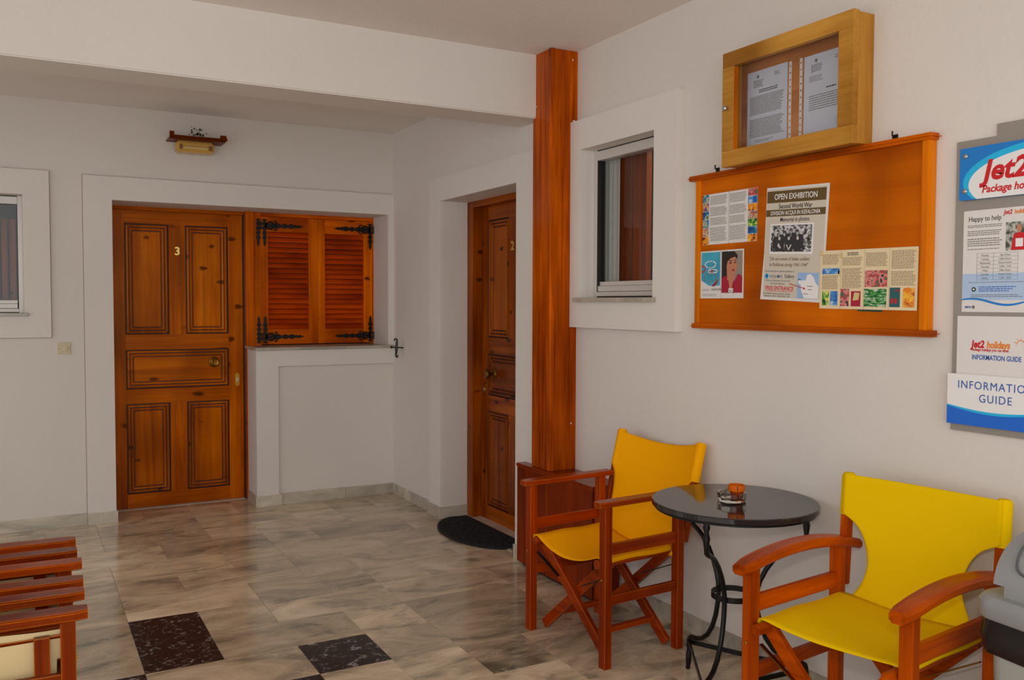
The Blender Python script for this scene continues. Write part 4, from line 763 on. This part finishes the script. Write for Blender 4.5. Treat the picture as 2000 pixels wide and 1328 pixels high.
# ------------------------------------------------------------------ director chairs
def chair(name, label, C, ang, wood_m, canvas_m, w=0.50, d=0.40, zarm=0.66, seat=0.42, arch=0.0, sag=0.045, waist=0.72, top=0.86, lean=0.05, armw=0.055, armt=0.022, front=0.045, back=0.055, rails=(0.467, 0.266), railh=0.045, group=None, fold=False, bow=0.03, dip=0.02, ps=0.038, bandz=0.16, slack=0.0, brace_m='brass_d', rise=0.0, ext=0.012, cin=0.0):
    t = thing(name, label, 'chair', (C[0], C[1], 0), ang, group)
    hw, hd = w/2, d/2; mz, mx_, my_ = (M[wood_m+'_'+a] for a in 'zxy')
    O = lambda nm, bm, m=mz, **k: obj(nm, bm, m, t, False, **k)
    zf = lambda x: zarm - armt + (rise*(hd-x)/d) - (arch*((x-0.0)/(hd+front))**2 if arch else 0)
    for s in (-1, 1):
        y = s*hw
        O('front_post', bar(nb(), (hd, y, 0), (hd, y, zf(hd)+0.004), ps, ps*0.92, (1, 0, 0)))
        O('rear_post', bar(nb(), (-hd, y, 0), (-hd, y, zf(-hd)+0.004), ps, ps*0.92, (1, 0, 0)))
        yb_ = s*(hw-ps*0.05)
        O('back_post', bar(nb(), (-hd-ps*0.5-0.012, yb_, seat+0.02), (-hd-ps*0.5-0.012-lean, yb_, top-0.006), 0.026, 0.034, (1, 0, 0)))
        # armrest swept along x with rounded front
        bm = nb(); n = 16; secs = []
        for k in range(n+1):
            x = hd+front - (d+front+back)*k/n
            zc = zarm-armt/2 + rise*(hd-x)/d - (arch*((x)/(hd+front))**2 if arch else 0)
            ww = armw/2
            if k == 0: ww *= 0.72
            elif k == 1 and arch: ww *= 0.98
            c_ = armt*(0.28 if arch else 0.16)
            secs.append([bm.verts.new((x, y+a, zc+b_)) for a, b_ in ((-ww+c_, -armt/2), (ww-c_, -armt/2), (ww, -armt/2+c_), (ww, armt/2-c_), (ww-c_, armt/2), (-ww+c_, armt/2), (-ww, armt/2-c_), (-ww, -armt/2+c_))])
        for A, B in zip(secs, secs[1:]):
            for k in range(8): bm.faces.new((A[k], A[(k+1) % 8], B[(k+1) % 8], B[k]))
        bm.faces.new(secs[0]); bm.faces.new(secs[-1][::-1]); O('armrest', bm, mx_, smooth=arch > 0)
        if not fold or True:
            for zr in rails: O('side_rail', bar(nb(), (hd-ps*0.4, y, zr), (-hd+ps*0.4, y, zr), 0.02, railh if zr > 0.35 else railh*0.85), mx_)
        ys = s*(hw-ps/2-0.022)*(1 if not fold else 0.9)
        b = nb(); tube(b, [(hd+ext, ys, seat-0.018), (-hd-0.005, ys, seat-0.018)], 0.0175, 8); O('seat_rail', b, mx_)
    L0 = math.hypot(0.44, 0.38)
    yt, yf = hw-ps/2-0.022, hw-ps/2-0.006
    for (x, off) in ((hd-0.036, 0.0), (-hd+0.034, 0.0)):
        for s in (-1, 1):
            xx = x + (0.0 if s > 0 else -0.024)
            if fold: xf_ = hd-0.058 if x > 0 else -hd+0.07; bm = bar(nb(), (xf_, s*(hw-0.004), 0.022), (xf_, s*(hw-0.016), seat-0.010), 0.022, 0.036, (1, 0, 0))
            else: bm = bar(nb(), (xx, s*yf, 0.022), (xx, -s*yt, seat-0.020), 0.022, 0.042, (0, 0, 1))
            O('cross_leg', bm, mz if fold else my_)
    for s in (-1, 1):
        k_ = 0.20; yy = s*(yf*(1-k_)-yt*k_); zz = 0.022+(seat-0.042)*k_
        O('stretcher', bar(nb(), (hd-0.04+(-0.024 if s < 0 else 0), yy, zz), (-hd+0.03, yy, zz), 0.030, 0.020), mx_)
        # metal link from post to cross leg
        k_ = 0.70; ye = -s*(yf*(1-k_)-yt*k_)
        O('brace', bar(nb(), (hd-0.018, s*(hw-ps/2-0.004), seat-0.075), (hd-0.020, ye*1.0, 0.022+(seat-0.042)*k_-0.01), 0.004, 0.014, (1, 0, 0), 0.0005), M[brace_m])
        O('brace', bar(nb(), (-hd+0.018, s*(hw-ps/2-0.004), seat-0.075), (-hd+0.04, ye*1.0, 0.022+(seat-0.042)*k_-0.01), 0.004, 0.014, (1, 0, 0), 0.0005), M[brace_m])
    # canvas seat
    def sheet(nm, f, nu, nv, m, th):
        bm = nb(); V = [[bm.verts.new(f(i/nu, j/nv)) for i in range(nu+1)] for j in range(nv+1)]
        for j in range(nv):
            for i in range(nu): bm.faces.new((V[j][i], V[j][i+1], V[j+1][i+1], V[j+1][i]))
        for fc in bm.faces: fc.smooth = True
        bm.normal_update()
        o = O(nm, bm, m, smooth=True); md = o.modifiers.new('th', 'SOLIDIFY'); md.thickness = th; md.offset = 0; return o
    yo = yt+0.020 if not fold else hw-0.028
    def fs(u, v):
        x = hd+0.004-cin - (d-0.004-cin)*v
        if u < 0.06 or u > 0.94:
            q = (0.06-u)/0.06 if u < 0.06 else (u-0.94)/0.06; s = -1 if u < 0.5 else 1
            return (x, s*(yo+0.0015), seat-0.012*q - 0.001 - 0.002*math.sin(v*9+s))
        a = (u-0.06)/0.88*2-1
        sg = sag*(1.0-0.35*v)
        zc = seat+0.0045-sg*max(0.0, 1-(a/0.86)**2)
        if fold: zc = seat+0.002-slack*(1-abs(a)**2.2)
        return (x + 0.010*(1-a*a)*0, a*yo, zc + 0.0022*math.sin(v*11+a*3))
    sheet('seat_canvas', fs, 32, 16, canvas_m, 0.0022)
    zt, z0 = top, seat-0.035
    zb_ = top-bandz
    def edge(z):
        if z >= zb_: return 1.0
        q = (zb_-z)/(zb_-z0)
        return 1.0-(1-waist)*(math.sqrt(max(0.0, 1-((q-0.5)/0.5)**2)) if q < 0.5 else (1.0-0.65*((q-0.5)/0.5)**1.6))
    def fb(u, v):
        a = u*2-1; z = z0+(zt-z0)*v
        e = edge(z); yy = a*e*(hw+(0.004 if e > 0.99 else 0.004))
        q = (z-seat)/(top-seat)
        xb_ = -hd-ps*0.5-0.012 - lean*max(q, 0)
        bw = bow*(1-a*a)*(0.3+0.7*max(q, 0)); off = 0.0225
        # band wraps round the post at the ends
        x = xb_+off - bw
        if z < seat+0.03: x += 0.03*(seat+0.03-z)/0.06
        zz = z - (dip*(1-a*a)*max(0, q)**2) - (bow*0.0)
        return (x, yy, zz)
    def fbf(u, v):
        a = u*2-1; z = z0+0.1+(zt-z0-0.1)*v; return (-hd-0.03-slack*(1-a*a), a*(hw+0.012), z)
    sheet('back_canvas', fbf if fold else fb, 40, 36, canvas_m, 0.0024)
    if not fold:
        xl = lambda z: -hd-ps*0.5-0.012-lean*(z-seat-0.02)/(top-seat-0.026)
        for s in (-1, 1):
            yy = s*(hw-ps*0.05); O('canvas_sleeve', tube(nb(), [(xl(zb_), yy, zb_), (xl(top-0.008), yy, top-0.008), (xl(top), yy, top+0.001)], [0.0225, 0.0225, 0.016], 14), canvas_m, smooth=True)
    for s in (-1, 1):
        O('bolt', lathe(nb(), [(0.005, hd+ps*0.5), (0.0045, hd+ps*0.5+0.002), (0, hd+ps*0.5+0.003)], (0, s*hw, seat-0.07), 8, 'x'), M['brass'])
    return t
chair('director_chair', 'dark red director chair with amber canvas, left of the round table', (2.145, 3.102), math.radians(184.9), 'chair_dark', M['amber'], w=0.505, d=0.385, waist=0.84, brace_m='iron', group='director chairs at the round table', bow=0.045, dip=0.035, sag=0.05, top=0.842, lean=0.10)
chair('director_chair', 'orange director chair with bright yellow canvas, right of the round table', (2.140, 1.741), math.radians(187.4), 'chair_orange', M['yellow'], w=0.497, d=0.434, zarm=0.692, seat=0.488, arch=0.032, rise=0.0, sag=0.012, waist=0.60, top=0.872, bandz=0.135, ext=0.03, cin=0.012, armw=0.066, armt=0.032, front=0.058, back=0.088, rails=(0.532, 0.325), railh=0.05, bow=0.012, dip=0.0, lean=0.024, group='director chairs at the round table')
for (y, wf, xx, an, lab) in ((2.535, 0.160, -0.128, -0.5, 'folded director chair with cream canvas, nearest of the three at left'), (2.832, 0.190, -0.120, -2, 'folded director chair with cream canvas, middle of the three at left'), (3.130, 0.140, -0.122, -1, 'folded director chair with cream canvas, farthest of the three at left')):
    chair('folded_director_chair', lab, (xx, y), math.radians(an), 'chair_left', M['cream'], w=wf, d=0.43, zarm=0.66, seat=0.605, sag=0.05, top=0.80, armw=0.066, armt=0.024, rails=(0.48,), group='folded cream director chairs at left', fold=True, slack=0.20, bow=0.1)

# ------------------------------------------------------------------ bistro table
TC = (2.238, 2.408)
t = thing('bistro_table', 'round black bistro table with curled iron legs', 'table', (TC[0], TC[1], 0))
obj('tabletop', lathe(nb(), [(0.0, 0.700), (0.289, 0.698), (0.294, 0.702), (0.294, 0.717), (0.291, 0.720), (0.0, 0.720)], (TC[0], TC[1], 0), 96), M['enamel'], t, smooth=True)
obj('rim_band', lathe(nb(), [(0.262, 0.690), (0.284, 0.690), (0.284, 0.700), (0.262, 0.700), (0.262, 0.690)], (TC[0], TC[1], 0), 64), M['iron'], t, smooth=True)
prof = [(0.255, 0.690), (0.255, 0.672), (0.255, 0.655), (0.255, 0.635), (0.255, 0.60), (0.251, 0.583), (0.238, 0.574), (0.215, 0.565), (0.18, 0.545), (0.145, 0.512), (0.115, 0.47), (0.095, 0.43), (0.085, 0.395), (0.083, 0.36), (0.087, 0.32), (0.098, 0.27), (0.118, 0.22), (0.145, 0.18), (0.18, 0.152), (0.215, 0.140), (0.245, 0.136), (0.258, 0.128), (0.262, 0.112)]
rad = [0.008, 0.013, 0.008, 0.013, 0.008] + [0.009]*(len(prof)-5)
foot = [(0.262, 0.112), (0.262, 0.096), (0.262, 0.082), (0.262, 0.066), (0.263, 0.040), (0.265, 0.014), (0.268, 0.005)]
frad = [0.008, 0.011, 0.007, 0.0115, 0.011, 0.0085, 0.009]
angs = [math.radians(a) for a in (86, 206.5, 326)]
for a in angs:
    f = lambda r_, z: (TC[0]+r_*math.cos(a), TC[1]+r_*math.sin(a), z)
    lg = obj('leg', tube(nb(), [f(r_, z) for r_, z in prof], rad, 10), M['iron'], t, smooth=True)
    obj('foot', tube(nb(), [f(r_, z) for r_, z in foot], frad, 10), M['iron'], lg, smooth=True)
bm = nb()
for z in (0.372, 0.398): pass
nseg = 40; R0, R1, zl, zh = 0.073, 0.078, 0.366, 0.386
rings = [[bm.verts.new((TC[0]+r_*math.cos(2*math.pi*k/nseg), TC[1]+r_*math.sin(2*math.pi*k/nseg), z)) for k in range(nseg)] for r_, z in ((R0, zl), (R1, zl), (R1, zh), (R0, zh))]
for i in range(4):
    A, B = rings[i], rings[(i+1) % 4]
    for k in range(nseg): bm.faces.new((A[k], A[(k+1) % nseg], B[(k+1) % nseg], B[k]))
obj('leg_ring', bm, M['iron'], t, smooth=True)
for i in range(3):
    a, c = angs[i], angs[(i+1) % 3]
    obj('stretcher', bar(nb(), (TC[0]+0.26*math.cos(a), TC[1]+0.26*math.sin(a), 0.112), (TC[0]+0.26*math.cos(c), TC[1]+0.26*math.sin(c), 0.112), 0.006, 0.018, (0, 0, 1), 0.001), M['iron'], t)
# ashtray
AC = (2.222, 2.405, 0.7205)
bm = nb(); n = 72; prof_o = [(0.0, 0.0), (0.046, 0.0), (0.050, 0.006), (0.051, 0.014), (0.052, 0.030), (0.048, 0.033), (0.043, 0.031), (0.041, 0.014), (0.034, 0.008), (0.0, 0.007)]
rings = []
for (r_, z) in prof_o:
    ring = []
    for k in range(n):
        a = 2*math.pi*k/n; notch = 0.009*max(0, math.cos(4*a+0.6))**6 if z > 0.028 else 0
        ring.append(bm.verts.new((AC[0]+max(r_, 1e-4)*math.cos(a), AC[1]+max(r_, 1e-4)*math.sin(a), AC[2]+z-notch)))
    rings.append(ring)
for A, B in zip(rings, rings[1:]):
    for k in range(n): bm.faces.new((A[k], A[(k+1) % n], B[(k+1) % n], B[k]))
o = obj('glass_ashtray', bm, M['ashglass'], smooth=True); o['label'] = 'clear glass ashtray with notched rim on the black table'; o['category'] = 'ashtray'
PCn = (2.226, 2.385, 0.7285)
t = thing('terracotta_pot', 'tiny terracotta pot standing in the glass ashtray', 'pot', PCn)
obj('body', lathe(nb(), [(0.0, 0.0), (0.0185, 0.0), (0.0245, 0.034), (0.0215, 0.034), (0.016, 0.004), (0.0, 0.004)], PCn, 32), M['terra_d'], t, smooth=True, label='darker lower body')
rm = obj('rim', lathe(nb(), [(0.0235, 0.032), (0.029, 0.032), (0.0300, 0.036), (0.0300, 0.050), (0.0285, 0.053), (0.0255, 0.052), (0.0225, 0.034), (0.0235, 0.032)], PCn, 32), M['terracotta'], t, smooth=True)
obj('drip', tube(nb(), [(PCn[0]-0.018, PCn[1]-0.0245, PCn[2]+0.052), (PCn[0]-0.018, PCn[1]-0.0245, PCn[2]+0.036)], 0.0016, 6), M['groove'], rm)

# ------------------------------------------------------------------ swing bin
BC = Vector((2.250, 1.168)); ba = math.radians(-4)
t = thing('swing_bin', 'grey swing-lid waste bin with black bag at the right edge', 'bin', (BC.x, BC.y, 0), ba)
def rrect(hx, hy, rad, n=6):
    o_ = []
    for (sx, sy, a0) in ((1, 1, 0), (-1, 1, 90), (-1, -1, 180), (1, -1, 270)):
        for k in range(n+1):
            a = math.radians(a0+90*k/n); o_.append((sx*(hx-rad)+rad*math.cos(a), sy*(hy-rad)+rad*math.sin(a)))
    return o_
def loft(secs, cap=True):
    bm = nb(); rg = [[bm.verts.new((x, y, z)) for x, y in rrect(hx, hy, r_)] for (hx, hy, r_, z) in secs]
    for A, B in zip(rg, rg[1:]):
        m = len(A)
        for k in range(m): bm.faces.new((A[k], A[(k+1) % m], B[(k+1) % m], B[k]))
    if cap: bm.faces.new(rg[0][::-1]); bm.faces.new(rg[-1])
    return bm
obj('body', loft([(0.125, 0.165, 0.04, 0.0), (0.13, 0.17, 0.04, 0.02), (0.152, 0.192, 0.045, 0.63)]), M['plastic_l'], t, False, smooth=True)
bm = loft([(0.157, 0.197, 0.045, 0.556), (0.166, 0.206, 0.045, 0.572), (0.168, 0.208, 0.045, 0.600), (0.167, 0.207, 0.045, 0.645), (0.158, 0.198, 0.045, 0.652)])
R = random.Random(4)
for v in bm.verts:
    if v.co.z < 0.62: v.co.x += R.uniform(-0.006, 0.006); v.co.y += R.uniform(-0.006, 0.006); v.co.z += R.uniform(-0.012, 0.012)
obj('bin_bag', bm, M['bag'], t, False, smooth=True, label='black plastic bag rim')
obj('lid_rim', loft([(0.172, 0.212, 0.05, 0.646), (0.176, 0.216, 0.05, 0.653), (0.176, 0.216, 0.05, 0.690), (0.168, 0.208, 0.05, 0.702), (0.145, 0.185, 0.045, 0.706)]), M['plastic'], t, False, smooth=True)
bm = nb(); n = 24; hy = 0.172
def arch_pts(s=1.0): return [(0.0+0.150*s*math.cos(math.pi*k/n), 0.704+0.150*s*math.sin(math.pi*k/n)**0.85) for k in range(n+1)]
prism(bm, arch_pts(), lambda u, v, w_: (u*1.0, -hy+w_, v), 2*hy)
bmesh.ops.bevel(bm, geom=[e for e in bm.edges if abs(abs(e.verts[0].co.y)-hy) < 1e-4 and abs(e.verts[0].co.y-e.verts[1].co.y) < 1e-5], offset=0.03, segments=4, affect='EDGES')
dm = obj('dome', bm, M['plastic'], t, False, smooth=True)
pts = [(-0.10, 0.70), (-0.105, 0.725)]
def dome_pt(th, y, off=0.003): return ((0.150+off)*math.cos(th)*-1, y, 0.704+(0.150+off)*abs(math.sin(th))**0.85)
loop = [dome_pt(math.radians(a), y) for a, y in [(22, y) for y in (-0.10, -0.05, 0, 0.05, 0.10)] + [(30, 0.122), (50, 0.130), (75, 0.130), (88, 0.115)] + [(92, y) for y in (0.08, 0.03, -0.03, -0.08)] + [(88, -0.115), (75, -0.130), (50, -0.130), (30, -0.122)]]
def smooth_loop(P_, n=5):
    out = []; m = len(P_)
    for i in range(m):
        p0, p1, p2, p3 = (Vector(P_[(i+k) % m]) for k in (-1, 0, 1, 2))
        for q in range(n):
            u = q/n; out.append(0.5*((2*p1)+(p2-p0)*u+(2*p0-5*p1+4*p2-p3)*u*u+(3*p1-p0-3*p2+p3)*u**3))
    return out
obj('flap_seam', tube(nb(), smooth_loop(loop), 0.0032, 6, True), flat('seam_grey', srgb(84, 86, 88), 0.5), dm, False, smooth=True)
